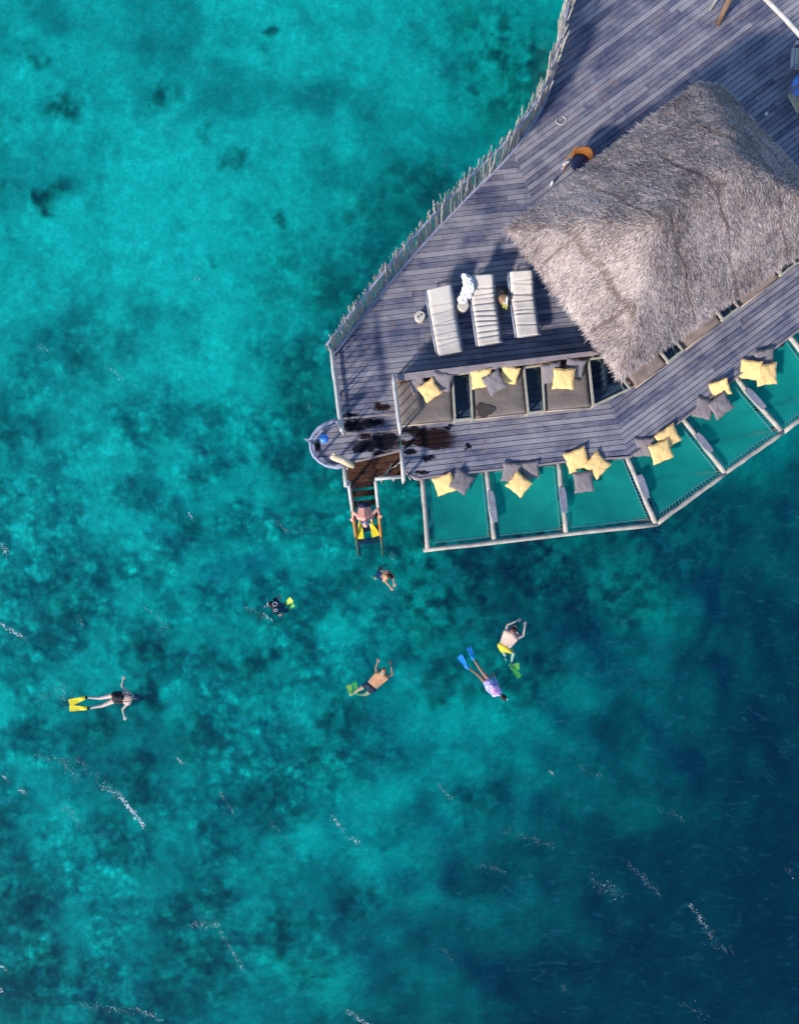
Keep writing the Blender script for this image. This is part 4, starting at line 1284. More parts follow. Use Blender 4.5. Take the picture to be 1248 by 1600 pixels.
# ragged lip of the upper tier
m = 40000
x = RNG.uniform(x0, x1, m); y = RNG.uniform(y0, y1, m); k_ = inside(x, y, .1); x, y = x[k_], y[k_]
z, mn_ = roof_h(x, y); k_ = np.abs(mn_ - RISE * .44 - .03) < .035; x, y, z = x[k_], y[k_], z[k_]
n_, d_ = roof_nd(x, y); bl.emit(np.stack([x, y, z], 1), d_, n_, .15, .012, .03)
bl.build('thatch', roof)
for u, v in ((.1, .1), (.1, .9), (.5, .1), (.5, .9), (.9, .1), (.9, .9)):
    a = Wc.lerp(N1, u); b = Sc.lerp(Ec, u); p = a.lerp(b, v)
    mb = MB(); mb.tube([(p.x, p.y, DZ), (p.x, p.y, ZE + .12)], .09, 10); mb.build('post', M['teak'], pav, smooth=True)

# ------------------------------------------------------------------ sun loungers
def lounger(q, label, ribs, amp, frame_side, seed):
    """q px corners of cushion: head-left, head-right, foot-right, foot-left (seat height)"""
    zs = DZ + .36; lift = .30
    Q = [P(q[0][0], q[0][1], zs + lift), P(q[1][0], q[1][1], zs + lift), P(q[2][0], q[2][1], zs), P(q[3][0], q[3][1], zs)]
    c = sum(Q, Vector()) / 4
    r = empty('sun_lounger', (c.x, c.y, DZ), label, 'sun lounger', 'ivory sun loungers on the deck')
    NX, NY = 10, 110
    rnd = random.Random(seed)
    hinge = .34
    lines = sorted(rnd.uniform(.12, .95) for _ in range(ribs)) if seed != 2 else [.16 + .80 * (i + rnd.uniform(-.2, .2)) / ribs for i in range(ribs)]
    slant = [rnd.uniform(-.03, .035) for _ in lines]
    vs_, fs_ = [], []
    def top(u, v):
        p = (Q[0] * (1 - u) + Q[1] * u) * (1 - v) + (Q[3] * (1 - u) + Q[2] * u) * v
        z = zs + (lift * (1 - v / hinge) if v < hinge else 0)
        return p.x, p.y, z
    for lay in (0, 1):
        for b in range(NY + 1):
            for a in range(NX + 1):
                u, v = a / NX, b / NY
                x, y, z = top(u, v)
                e = min(u, 1 - u) * 1.0; e2 = min(v, 1 - v)
                if lay == 0:
                    dz = .05 - .035 * (max(0, 1 - e / .1)) ** 2 - .035 * (max(0, 1 - e2 / .015)) ** 2
                    for ln, sl_ in zip(lines, slant):
                        dd = v - ln - sl_ * (u - .5)
                        dz -= amp * math.exp(-(dd / .014) ** 2)
                        dz += amp * .5 * math.exp(-((dd - .030) / .022) ** 2)
                    dz += .010 * mnoise.noise(Vector((u * 2, v * 7, seed)))
                    z += dz
                else: z -= .035
                wob = .012 * mnoise.noise(Vector((v * 6, seed, u * .7)))
                vs_.append((x + wob, y, z))
    n1_ = (NX + 1) * (NY + 1)
    for b in range(NY):
        for a in range(NX):
            k = b * (NX + 1) + a
            fs_.append([k, k + 1, k + NX + 2, k + NX + 1]); fs_.append([n1_ + k, n1_ + k + NX + 1, n1_ + k + NX + 2, n1_ + k + 1])
    bd = [a for a in range(NX)] + [b * (NX + 1) + NX for b in range(NY)] + [NY * (NX + 1) + a for a in range(NX, 0, -1)] + [b * (NX + 1) for b in range(NY, 0, -1)]
    for k in range(len(bd)): a, b = bd[k], bd[(k + 1) % len(bd)]; fs_.append([a, b, b + n1_, a + n1_])
    mb = MB(); mb.add(vs_, fs_); mb.build('cushion', M['lounger'], r, smooth=True)
    # aluminium frame
    mb = MB()
    xdir = (Q[2] - Q[3]).normalized()
    for u, off in ((0, -.035), (1, .035)):
        hd, ft = Vector(top(u, 0)), Vector(top(u, 1)); hg = Vector(top(u, hinge))
        o_ = xdir * off - Vector((0, 0, .06))
        hd0 = hd.copy(); hd0.z = zs
        mb.tube([hd0 + o_, ft + o_], .02, 8)
        mb.tube([hg + o_, hd + o_], .018, 8)
    for v in (.0, .34, .68, 1.0):
        a, b = Vector(top(0, v)), Vector(top(1, v)); a.z = b.z = zs - .06; mb.tube([a, b], .018, 8)
    mb.build('frame', M['metal'], r, smooth=True)
    for u in (0, 1):
        for v in (.08, .92):
            p = Vector(top(u, v)); mb = MB(); mb.tube([(p.x, p.y, DZ), (p.x, p.y, zs - .06)], .02, 8); mb.build('leg', M['metal'], r, smooth=True)
    # prop of the raised back
    mb = MB(); a = Vector(top(.5, .05)); mb.tube([(a.x, a.y, zs - .05), (a.x, a.y, a.z - .05)], .015, 6); mb.build('back_prop', M['metal'], r)
    return r


lounger([(666.5, 453), (704, 444), (722.5, 549.5), (684.5, 557.5)], 'leftmost ivory lounger, smooth cushion, beside the white stool with two dark dots', 7, .014, -1, 1)
lounger([(733.5, 431), (770, 428), (782.5, 535), (746.5, 540)], 'middle ivory lounger with deep cross folds and a white towel at its head', 10, .030, 1, 2)
lounger([(796, 424.5), (831, 422), (842, 523), (807.5, 526.5)], 'rightmost ivory lounger, nearest the thatched roof', 9, .020, -1, 3)


def stool(x, y, z, r, label, holes=False, mat='stool'):
    c = P(x, y, DZ + z)
    e = empty('stump_stool', (c.x, c.y, DZ), label, 'stool', 'pale stump stools')
    mb = MB(); mb.tube([(c.x, c.y, DZ), (c.x, c.y, DZ + .05), (c.x, c.y, DZ + z * .5), (c.x, c.y, DZ + z - .03), (c.x, c.y, DZ + z)], [r * .85, r * .95, r * .98, r, r * .92], 20)
    mb.build('stump', M[mat], e, smooth=False, bevel=.006)
    if holes:
        for dx, dy in ((.035, .03), (-.05, -.03)):
            mb = MB(); mb.tube([(c.x + dx, c.y + dy, DZ + z + .001), (c.x + dx, c.y + dy, DZ + z + .02)], [.026, .022], 10); mb.build('knob', M['hair'], e, smooth=True)
    return e


stool(656, 493.5, .30, .155, 'small pale round stool with two dark dots, left of the loungers', True)
stool(723.5, 476.5, .38, .165, 'pale stump stool between the left and middle loungers, towel on it')
stool(788, 466, .38, .16, 'darker stump stool between the middle and right loungers', mat='teak')
# white towel heaped over the stool and lounger head
def heap(pts, seed, name, mat, thick=.05):
    N = 30; rnd = random.Random(seed); vs_, fs_ = [], []
    for i, (p, wd) in enumerate(pts): pass
    K = len(pts)
    M_ = 60
    for a in range(M_ + 1):
        s = a / M_ * (K - 1); i = min(int(s), K - 2); f = s - i
        p = pts[i][0].lerp(pts[i + 1][0], f); wd = lerp(pts[i][1], pts[i + 1][1], f)
        d = (pts[i + 1][0] - pts[i][0]).normalized(); sd2 = Vector((-d.y, d.x, 0)).normalized()
        for b in range(N + 1):
            u = -1 + 2 * b / N
            nz = mnoise.noise(Vector((s * 1.8, u * 3.0, seed))); nz2 = mnoise.noise(Vector((s * 5, u * 9, seed + 3)))
            q = p + sd2 * (u * wd * (1 + .25 * nz)) + d * (.05 * nz2)
            q.z += .05 + .07 * nz * (1 - u * u) + .035 * nz2 + .05 * (1 - u * u) - .06 * abs(u) ** 3
            vs_.append(q)
    for a in range(M_):
        for b in range(N):
            k = a * (N + 1) + b; fs_.append([k, k + 1, k + N + 2, k + N + 1])
    mb = MB(); mb.add(vs_, fs_); o = mb.build(name, M[mat], smooth=True)
    sol = o.modifiers.new('thick', 'SOLIDIFY'); sol.thickness = .012; sol.offset = -1
    return o


z0 = DZ + .44
o = heap([(P(722, 430, z0 + .35), .06), (P(730, 436, z0 + .30), .15), (P(733, 448, z0 + .22), .17), (P(728, 459, z0 + .1), .16), (P(722, 469, z0), .14), (P(721, 473, z0 - .02), .10)], 4, 'towel', 'towel')
tag(o, 'white towel heaped over the stump stool and the middle lounger head', 'towel')
o = heap([(P(717, 464, z0 - .02), .04), (P(722, 470, z0 - .0), .10), (P(729, 468, z0 + .02), .06)], 9, 'towel', 'towel')
tag(o, 'small crumpled white cloth on top of the stump stool', 'towel')
# hat, bag, bottle and flip-flops on the dark stool
c = P(785, 455, DZ + .42); mb = MB()
mb.tube([(c.x, c.y, c.z), (c.x, c.y, c.z + .015), (c.x, c.y, c.z + .02)], [.15, .155, .10], 20); mb.tube([(c.x, c.y, c.z + .015), (c.x, c.y, c.z + .08), (c.x, c.y, c.z + .11)], [.095, .085, .05], 16)
o = mb.build('sun_hat', M['black'], smooth=True); tag(o, 'round black hat beside the rightmost lounger', 'hat')
c = P(786.5, 465, DZ + .44); mb = MB(); mb.ellipsoid(c, [Vector((.15, .03, 0)), Vector((-.02, .11, 0)), Vector((0, 0, .06))])
o = mb.build('beach_bag', mat_fabric('tan_straw_bag', (.36, .22, .13), .3, wr=30), smooth=True); tag(o, 'tan beach bag on the dark stool between two loungers', 'bag')
mb = MB(); c = P(792, 468, DZ + .52); mb.tube([c + Vector((-.02, -.12, 0)), c + Vector((0, .06, .02)), c + Vector((.01, .10, .02))], [.032, .03, .012], 10)
o = mb.build('water_bottle', M['white'], smooth=True); tag(o, 'white bottle lying on the tan bag by the rightmost lounger', 'bottle')
for k, (x, y) in enumerate(((790.5, 477), (786.5, 475))):
    c = P(x, y, DZ + .40)
    f_ = empty('flip_flop', c, ['yellow green flip-flop under the white bottle, right of its pair', 'yellow green flip-flop under the white bottle, left of its pair'][k], 'flip-flop', 'flip-flops by the loungers')
    pts = []
    for j in range(16):
        th = 2 * math.pi * j / 16; wdt = .045 + .010 * math.sin(th)
        pts.append((c.x + wdt * math.cos(th), c.y + .125 * math.sin(th)))
    mb = MB(); mb.prism(pts, c.z, c.z + .02); mb.build('sole', mat_plain('lime_sole', (.55, .52, .10), .7, .2), f_)
    mb = MB(); mb.tube([(c.x - .04, c.y - .01, c.z + .02), (c.x, c.y + .06, c.z + .045), (c.x + .04, c.y - .01, c.z + .02)], .008, 6); mb.build('strap', M['white'], f_)
# rope loop on the deck
mb = MB(); c = P(876, 188, DZ + .015)
mb.tube([c + Vector((.15 * math.cos(th), .12 * math.sin(th), 0)) for th in [math.radians(a_) for a_ in range(-215, 80, 18)]], .017, 6)
o = mb.build('rope_loop', M['rope'], smooth=True); tag(o, 'pale loop of rope lying open on the upper deck', 'rope')

# wicker tub chair by the roof
c = P(903, 250, DZ)
ch = empty('wicker_chair', (c.x, c.y, DZ), 'amber wicker tub chair half hidden under the upper thatch edge', 'chair')
fa = math.atan2(P(905, 243, 0).y - P(888, 262, 0).y, P(905, 243, 0).x - P(888, 262, 0).x)   # back direction
mb = MB(); vs_, fs_ = [], []
cc = P(905, 255, DZ + .4)
K = 20
for k in range(K + 1):
    th = fa + math.radians(-95 + 190 * k / K)
    hb = .80 - .16 * abs(k / K - .5) * 2
    for (rr, z) in ((.27, .18), (.29, .45), (.32, hb), (.29, hb + .01), (.25, .45), (.24, .18)):
        vs_.append((cc.x + rr * math.cos(th), cc.y + rr * math.sin(th), DZ + z))
for k in range(K):
    for j in range(6): a = k * 6 + j; b = k * 6 + (j + 1) % 6; fs_.append([a, b, b + 6, a + 6])
fs_.append([5, 4, 3, 2, 1, 0]); fs_.append([K * 6 + j for j in range(6)])
mb.add(vs_, fs_)
t = NT('amber_wicker'); wvx = t.n('ShaderNodeTexWave'); wvx.inputs['Scale'].default_value = 14; wvx.inputs['Distortion'].default_value = 2
t.l(t.obj(), wvx.inputs[0]); t.bsdf(t.mix(wvx.outputs['Fac'], (.17, .055, .010), (.33, .115, .02)), .55, .3, bump=wvx.outputs['Fac'], bstr=.4); M['wicker'] = t.m
mb.build('back', M['wicker'], ch, smooth=True)
mb = MB(); mb.tube([(cc.x, cc.y, DZ + .38), (cc.x, cc.y, DZ + .46), (cc.x, cc.y, DZ + .48)], [.25, .25, .2], 20); mb.build('seat', M['navy'], ch, smooth=True)
bd_ = Vector((math.cos(fa), math.sin(fa), 0)); sd3 = Vector((-bd_.y, bd_.x, 0))
for s in (1, -1):
    mb = MB(); mb.beam(cc + sd3 * .33 * s + bd_ * .16 + Vector((0, 0, .26)), cc + sd3 * .33 * s - bd_ * .32 + Vector((0, 0, .24)), .045, .03); mb.build('arm_rest', M['amber_wood'], ch, bevel=.006)
    for f_ in (.22, -.28):
        mb = MB(); p = cc + sd3 * .27 * s + bd_ * f_; mb.tube([(p.x, p.y, DZ), (p.x, p.y, DZ + .42)], .022, 8); mb.build('leg', M['amber_wood'], ch, smooth=True)
for k, (x, y) in enumerate(((884, 256), (881, 262))):
    c = P(x, y, DZ + .01); mb = MB(); mb.ellipsoid(c + Vector((0, 0, .04)), [Vector((.11, .07, 0)), Vector((-.025, .04, 0)), Vector((0, 0, .045))], 12, 8)
    o = mb.build('shoe', M['white' if k == 0 else 'chairblue'], smooth=True); tag(o, ['white shoe on the deck in front of the wicker chair', 'pale blue shoe on the deck in front of the wicker chair'][k], 'shoe', 'shoes by the wicker chair')
c = P(865, 279, DZ + .4); mb = MB(); mb.tube([(c.x, c.y, DZ), (c.x, c.y, DZ + .16), (c.x, c.y, DZ + .19), (c.x, c.y, DZ + .25)], [.035, .035, .015, .014], 10)
o = mb.build('water_bottle', M['white'], smooth=True); tag(o, 'small white bottle standing on the deck at the upper thatch edge', 'bottle')

# post and pale pole at the top edge
a = P(1122, 36, DZ); b = P(1140, -4, DZ + 1.1)
mb = MB(); mb.tube([(a.x, a.y, DZ - .1), a.lerp(b, .5), b, b + (b - a) * .4], [.085, .08, .08, .078], 10); o = mb.build('leaning_post', M['teak'], smooth=True); tag(o, 'brown leaning wooden post at the top edge of the deck', 'post')
a = P(1193, -4, DZ + 1.6); b = P(1252, 58, DZ + 1.6)
pl_ = empty('pale_rail', ((a.x + b.x) / 2, (a.y + b.y) / 2, DZ), 'pale round pole rail crossing the upper right corner', 'rail')
ex = (b - a).normalized()
mb = MB(); mb.tube([a - ex * 1.2, a, a.lerp(b, .5) + Vector((.01, .01, 0)), b, b + ex * 1.5], .06, 10); mb.build('pole', M['rail'], pl_, smooth=True)
for p in (a - ex * 1.1, b + ex * 1.4):
    mb = MB(); mb.tube([(p.x, p.y, DZ - .02), (p.x, p.y, DZ + 1.55)], .05, 8); mb.build('post', M['rail'], pl_, smooth=True)
# deck chairs at the right edge
def deck_chair(x, y, rz, label, cush, towel=None):
    c = P(x, y, DZ)
    r = empty('wooden_armchair', c, label, 'chair', 'wooden armchairs at the right edge')
    R = Matrix.Rotation(rz, 4, 'Z')
    def W(a, b, z): return Vector((c.x, c.y, DZ)) + (R @ Vector((a, b, z)))
    mb = MB()
    for k in range(6): mb.beam(W(-.30, -.27 + k * .108, .40), W(.30, -.27 + k * .108, .40), .085, .025)
    mb.build('seat', M[cush], r)
    mb = MB()
    for k in range(6): mb.beam(W(-.27 + k * .108, .30, .38), W(-.27 + k * .108, .42, .86), .085, .022, up=R @ Vector((0, 1, .2)))
    mb.beam(W(-.32, .43, .88), W(.32, .43, .88), .05, .05); mb.build('backrest', M['board'], r)
    for s in (-1, 1):
        mb = MB(); mb.beam(W(.33 * s, -.32, .60), W(.33 * s, .36, .60), .09, .03); mb.build('arm_rest', M['board'], r, bevel=.006)
        for q in (-.28, .30):
            mb = MB(); mb.beam(W(.33 * s, q, 0), W(.33 * s, q, .585), .05, .05); mb.build('leg', M['board'], r)
    return r
deck_chair(1240, 106, math.radians(-95), 'grey wooden armchair in the shade above the blue towel at the right edge', 'lounger')
deck_chair(1240, 167, math.radians(-62), 'brown seated wooden armchair below the blue towel at the right edge', 'drift')
o = heap([(P(1247, 120, DZ + .55), .1), (P(1247, 132, DZ + .5), .20), (P(1249, 150, DZ + .42), .16)], 17, 'blue_towel', 'towel_blue'); tag(o, 'bright blue towel between the two armchairs at the right edge', 'towel')
c = P(1197.5, 177, DZ + .1); mb = MB(); mb.tube([(c.x, c.y, DZ), (c.x, c.y, DZ + .08), (c.x, c.y, DZ + .10)], [.03, .04, .042], 10); o = mb.build('drinking_cup', M['white'], smooth=True); tag(o, 'small white cup standing on the shaded deck behind the roof', 'cup')

# ------------------------------------------------------------------ people
class Body:
    """collects tapering limbs; one continuous surface by voxel remesh"""
    def __init__(s): s.mb = MB()
    def cap(s, a, b, ra, rb): s.mb.capsule(a, b, ra, rb)
    def build(s, name, mat, parent=None, vox=.011, sm=9):
        o = s.mb.build(name, mat, parent, smooth=True)
        rm_ = o.modifiers.new('union', 'REMESH'); rm_.mode = 'VOXEL'; rm_.voxel_size = vox; rm_.use_smooth_shade = True
        s_ = o.modifiers.new('smooth', 'SMOOTH'); s_.iterations = sm; s_.factor = .5
        return o


def J(p): return P(p[0], p[1], p[2]) if len(p) == 3 else P(*p, 0)


def limbs(bd, j, grow=0.0, k=1.0, only=None):
    g = grow
    def c(a, b, ra, rb, nm):
        if only is None or nm in only: bd.cap(j[a], j[b], ra * k + g, rb * k + g)
    c('ls', 'rs', .070, .070, 'chest'); c('ls', 'lh', .085, .074, 'torso'); c('rs', 'rh', .085, .074, 'torso'); c('neck', 'pel', .102, .090, 'torso')
    c('lh', 'rh', .094, .094, 'hips'); c('pel', 'lh', .105, .098, 'hips'); c('pel', 'rh', .105, .098, 'hips')
    c('neck', 'head', .058, .056, 'neck')
    if only is None or 'torso' in only:
        for s in 'lr': bd.cap(j[s + 's'].lerp(j['neck'], .5), j[s + 'h'].lerp(j['pel'], .5), .096 * k + g, .084 * k + g)
    for s in 'lr':
        c(s + 's', s + 'e', .056, .042, 'uarm'); c(s + 'e', s + 'w', .043, .028, 'farm')
        c(s + 'h', s + 'k', .092, .060, 'thigh'); c(s + 'k', s + 'a', .060, .037, 'calf'); 
        if s + 't' in j: c(s + 'a', s + 't', .040, .028, 'foot')


def hand(bd, w, e, s, spread=1.0):
    d = (w - e).normalized(); up = Vector((0, 0, 1))
    sd2 = d.cross(up)
    if sd2.length < .1: sd2 = Vector((1, 0, 0))
    sd2.normalize()
    pm = w + d * .075
    for q in (-.022, 0, .022): bd.cap(w + d * .02 + sd2 * q * .7, pm + sd2 * q, .018, .017)
    for q, L in ((-.033, .060), (-.011, .078), (.011, .074), (.033, .058)):
        a = pm + sd2 * q; m_ = a + d * L * .55 + sd2 * q * .3 * spread; b_ = m_ + d * L * .45 - up * .012
        bd.cap(a, m_, .0115, .0105); bd.cap(m_, b_, .0105, .009)
    th = w + d * .03 + sd2 * .03 * s
    bd.cap(th, th + d * .03 + sd2 * .035 * s, .013, .012); bd.cap(th + d * .03 + sd2 * .035 * s, th + d * .065 + sd2 * .040 * s, .012, .010)


def head(bd, c, face, up_, r=.105):
    """skull, jaw, nose, ears; face = looking direction, up_ = crown direction"""
    face = face.normalized(); up_ = (up_ - face * up_.dot(face)).normalized(); sd2 = face.cross(up_)
    bd.mb.ellipsoid(c, [face * r * 1.0, sd2 * r * .80, up_ * r * 1.12])
    bd.mb.ellipsoid(c - up_ * r * .62 + face * r * .28, [face * r * .62, sd2 * r * .58, up_ * r * .55])
    bd.cap(c + face * r * .95 - up_ * r * .02, c + face * r * 1.12 - up_ * r * .28, .012, .016)
    bd.cap(c + face * r * .86 - up_ * r * .62 - sd2 * .02, c + face * r * .86 - up_ * r * .62 + sd2 * .02, .011, .011)
    for s in (-1, 1):
        bd.cap(c + sd2 * s * r * .80 - up_ * r * .10, c + sd2 * s * r * .86 + up_ * r * .08 - face * r * .05, .014, .018)
        bd.cap(c + face * r * .88 + sd2 * s * r * .36 + up_ * r * .10, c + face * r * .88 + sd2 * s * r * .36 + up_ * r * .12, .012, .012)
    return face, sd2, up_


def fin(parent, a, b, w0, w1, mat, up=Vector((0, 0, 1))):
    """swim fin from heel a to tip b"""
    a, b = Vector(a), Vector(b); d = (b - a).normalized(); s = d.cross(up)
    if s.length < .1: s = Vector((1, 0, 0))
    s.normalize(); n = s.cross(d)
    mb = MB()
    vs_, fs_ = [], []
    prof = [(0, w0 * .62, .045), (.14, w0 * .8, .052), (.30, w0 * .9, .034), (.42, w0 * 1.0, .014), (.7, lerp(w0, w1, .7), .010), (.95, w1, .008), (1.0, w1 * .86, .006)]
    for (t_, w_, th) in prof:
        p = a.lerp(b, t_)
        for q, h in ((-1, -.5), (-.5, -.5), (.5, -.5), (1, -.5), (1, .5), (.5, .5), (-.5, .5), (-1, .5)):
            rib = 1.5 if abs(q) == 1 and t_ > .4 else 1
            vs_.append(p + s * (q * w_ / 2) + n * (h * 2 * th * rib * (.75 if abs(q) == 1 and t_ < .35 else 1)))
    for i in range(len(prof) - 1):
        for k in range(8): x = i * 8 + k; y = i * 8 + (k + 1) % 8; fs_.append([x, y, y + 8, x + 8])
    fs_.append(list(range(7, -1, -1))); fs_.append([(len(prof) - 1) * 8 + k for k in range(8)])
    mb.add(vs_, fs_)
    return mb.build('swim_fin', M[mat], parent, smooth=False, bevel=.004)


def mask(parent, c, face, sd2, up_, r=.105, strap='black', lens='lens'):
    mb = MB(); n = 28
    mb.tube([c + (face * math.cos(2 * math.pi * k / n) * r * 1.05 + sd2 * math.sin(2 * math.pi * k / n) * r * .88) + up_ * r * .12 for k in range(n + 1)], .012, 6, cap=False)
    mb.build('mask_strap', M[strap], parent, smooth=True)
    mb = MB(); mb.ellipsoid(c + face * r * .98 + up_ * r * .08, [face * .035, sd2 * .075, up_ * .045]); mb.build('dive_mask', M[lens], parent, smooth=True)


def hair(parent, c, face, sd2, up_, r=.105, back=1.0, mat='hair', long_=None):
    bd = Body(); bd.mb.ellipsoid(c - face * r * .14 * back + up_ * r * .14, [face * r * .97, sd2 * r * .87, up_ * r * 1.08])
    if long_: bd.cap(c - face * r * .5, c - face * r * .5 + long_, .07, .045)
    return bd.build('hair', M[mat], parent, .012, 2)


def snorkel(parent, a, b, c, mat='black', tip='pink'):
    mb = MB(); mb.tube([a, a.lerp(b, .5) , b], .013, 8); mb.build('snorkel', M[mat], parent, smooth=True)
    mb = MB(); mb.tube([b, c], .016, 8); mb.build('snorkel_tip', M[tip], parent, smooth=True)


def person(j, skin, label, up_, face, k=1.0, skip=(), hands='lr', sink=.07):
    j = {n: J(p) + Vector((0, 0, -sink)) for n, p in j.items()}
    bd = Body()
    only = None
    if skip:
        only = {'chest', 'torso', 'hips', 'neck', 'uarm', 'farm', 'thigh', 'calf', 'foot'} - set(skip)
    limbs(bd, j, 0, k, only)
    fc, sd2, u2 = head(bd, j['head'], face, up_, .105 * k)
    for s in hands: hand(bd, j[s + 'w'], j[s + 'e'], 1 if s == 'l' else -1)
    o = bd.build('person', M[skin]); tag(o, label, 'person', 'people in and beside the water')
    return o, j, fc, sd2, u2


def garment(j, parent, name, mat, only, grow=.014, k=1.0, extra=None):
    bd = Body(); limbs(bd, j, grow, k, set(only))
    if extra:
        for a, b, ra, rb in extra: bd.cap(a, b, ra, rb)
    return bd.build(name, M[mat], parent, .012, 3)


D = Vector((0, 0, -1))
# 1 man on the ladder, leaning forward between the hand rails
pj = {'ls': (561, 808, 1.02), 'rs': (580, 806.5, 1.02), 'neck': (570.5, 810, 1.07), 'pel': (568, 791, .97), 'lh': (564, 790.5, .92), 'rh': (573, 789.5, .92), 'head': (571, 818.5, 1.12),
      'le': (552.5, 800, 1.02), 'lw': (550.5, 810.5, .74), 're': (589.5, 795, 1.04), 'rw': (592.8, 804.5, .86), 'lk': (561.5, 805, .50), 'la': (562.5, 815, .07), 'rk': (577.5, 804, .50), 'ra': (581, 814, .07), 'lt': (563, 820, .03), 'rt': (582.5, 819, .03)}
o, j, fc, s2, u2 = person(pj, 'skin_pink', 'sunburnt man in dark trunks and yellow fins stepping down the ladder', Vector((0, -1, .35)), Vector((0, -.55, -.85)), sink=0)
garment(j, o, 'swim_trunks', 'navy', ('hips',), .016, extra=[(j['lh'], j['lh'].lerp(j['lk'], .6), .112, .088), (j['rh'], j['rh'].lerp(j['rk'], .6), .112, .088)])
fin(o, P(562.5, 817, .06), P(563.5, 842, .035), .15, .19, 'fin_yellow'); fin(o, P(579.5, 817, .06), P(587.5, 838, .035), .16, .25, 'fin_yellow')
mask(o, j['head'], fc, s2, u2, strap='blue', lens='blue')
snorkel(o, j['head'] + s2 * -.09 + fc * .06, j['head'] + s2 * -.13 - Vector((0, .02, -.06)), j['head'] + s2 * -.16 - Vector((0, .03, -.10)), 'navy', 'white')
# 2 swimmer with dark hair below the ladder
pj = {'ls': (600.5, 906.5, -.02), 'rs': (606, 894, -.02), 'neck': (603.5, 900.5, .03), 'pel': (593, 897, -.36), 'lh': (591, 900, -.38), 'rh': (594, 893, -.38), 'head': (609.5, 901.5, .12),
      'le': (605.5, 912.5, .05), 'lw': (610, 917.5, .04), 're': (614.5, 900, .02), 'rw': (615.5, 910, .04), 'lk': (586, 904, -.62), 'la': (583, 900, -1.0), 'rk': (592, 888, -.6), 'ra': (600, 884, -.85), 'lt': (580, 901, -1.1), 'rt': (606, 882, -.9)}
o, j, fc, s2, u2 = person(pj, 'skin_tan', 'dark haired swimmer in a navy top with arms joined, just below the ladder', Vector((.4, -.1, 1)), Vector((.8, -.6, -.2)), .92)
garment(j, o, 'swim_top', 'navy', ('hips',), .014, .92, extra=[(j['lh'], j['ls'].lerp(j['lh'], .12), .085, .092), (j['pel'], j['pel'].lerp(j['neck'], .6), .10, .095)])
hair(o, j['head'], fc, s2, u2, .103)
mb = MB(); mb.tube([j['rs'] + Vector((-.03, .02, .075)), j['rs'] + Vector((.02, -.06, .09)), j['neck'] + Vector((0, 0, .075))], .014, 6); mb.build('shoulder_strap', M['pink'], o, smooth=True)
# 3 snorkeller in black wetsuit
pj = {'ls': (428, 952, -.02), 'rs': (431, 941, -.02), 'neck': (427.5, 946.5, .02), 'pel': (438, 950, -.20), 'lh': (438.5, 953, -.22), 'rh': (440, 947.5, -.22), 'head': (423, 945, .06),
      'le': (428.5, 958, -.05), 'lw': (434, 959.5, -.08), 're': (428, 936.5, -.04), 'rw': (432, 935.5, -.08), 'lk': (446, 955.5, -.32), 'la': (449.5, 951.5, -.50), 'rk': (444, 946, -.40), 'ra': (446, 942.5, -.45), 'lt': (450, 949, -.52), 'rt': (447, 941, -.4)}
o, j, fc, s2, u2 = person(pj, 'skin_tan', 'snorkeller in a black wetsuit with white hoops and yellow fins', Vector((-.5, .1, 1)), Vector((-.85, .05, -.5)), .9, hands='lr')
garment(j, o, 'wetsuit', 'black', ('torso', 'hips', 'chest', 'uarm', 'farm', 'thigh', 'calf'), .010, .9)
hair(o, j['head'], fc, s2, u2, .102)
for c_, r_ in ((P(429.5, 944, .08), .055), (P(431, 953.5, .07), .04)):
    mb = MB(); mb.tube([c_ + Vector((r_ * 1.3 * math.cos(a_ * .35), r_ * math.sin(a_ * .35), .012 * math.sin(a_))) for a_ in range(18)], .009, 6); mb.build('wetsuit_hoop', M['white'], o, smooth=True)
mask(o, j['head'], fc, s2, u2, lens='white')
snorkel(o, P(421, 946, .08), P(415.5, 947, .22), P(413, 947.5, .26), 'blue', 'pink')
fin(o, P(446.5, 944, -.40), P(456, 936, -.16), .13, .18, 'fin_yellow'); fin(o, P(450, 951, -.5), P(459.5, 944, -.38), .12, .16, 'fin_green')
# 4 man in yellow shorts
pj = {'ls': (790.5, 988, .04), 'rs': (805.5, 999, .04), 'neck': (799.5, 991.5, .08), 'pel': (787.5, 1011, -.04), 'lh': (783, 1009, -.08), 'rh': (792.5, 1014.5, -.08), 'head': (803, 984, .12),
      'le': (793.5, 976.5, .0), 'lw': (808, 970.5, .0), 're': (818, 993.5, .0), 'rw': (820.5, 979, .0), 'lk': (789, 1024, -.42), 'la': (790, 1030, -.85), 'rk': (802.5, 1020.5, -.34), 'ra': (798, 1040, -.46), 'lt': (792, 1033, -.95), 'rt': (797, 1043.5, -.5)}
o, j, fc, s2, u2 = person(pj, 'skin_pale', 'pale man in yellow swim shorts with arms raised in a ring round his head', Vector((.5, .55, .55)), Vector((.45, .6, -.6)))
garment(j, o, 'swim_shorts', 'shorts_yellow', ('hips',), .018, extra=[(j['lh'], j['lh'].lerp(j['lk'], .45), .118, .10), (j['rh'], j['rh'].lerp(j['rk'], .45), .118, .10)])
mask(o, j['head'], fc, s2, u2, strap='red', lens='lens'); hair(o, j['head'], fc, s2, u2, .104)
bd = Body(); bd.mb.ellipsoid(j['head'] + u2 * .055 + fc * .05 + Vector((0, 0, .05)), [s2 * .05, fc * .04, u2 * .03]); bd.build('mask_buckle', M['red'], o, .01, 2)
snorkel(o, j['head'] + s2 * .09, j['head'] + s2 * .13 + Vector((.02, -.05, .1)), j['head'] + s2 * .15 + Vector((.03, -.08, .14)), 'white', 'red')
fin(o, P(797.5, 1041, -.46), P(811, 1041, -.40), .17, .23, 'fin_green'); fin(o, P(795, 1038, -.9), P(812, 1058, -.7), .12, .17, 'fin_green')
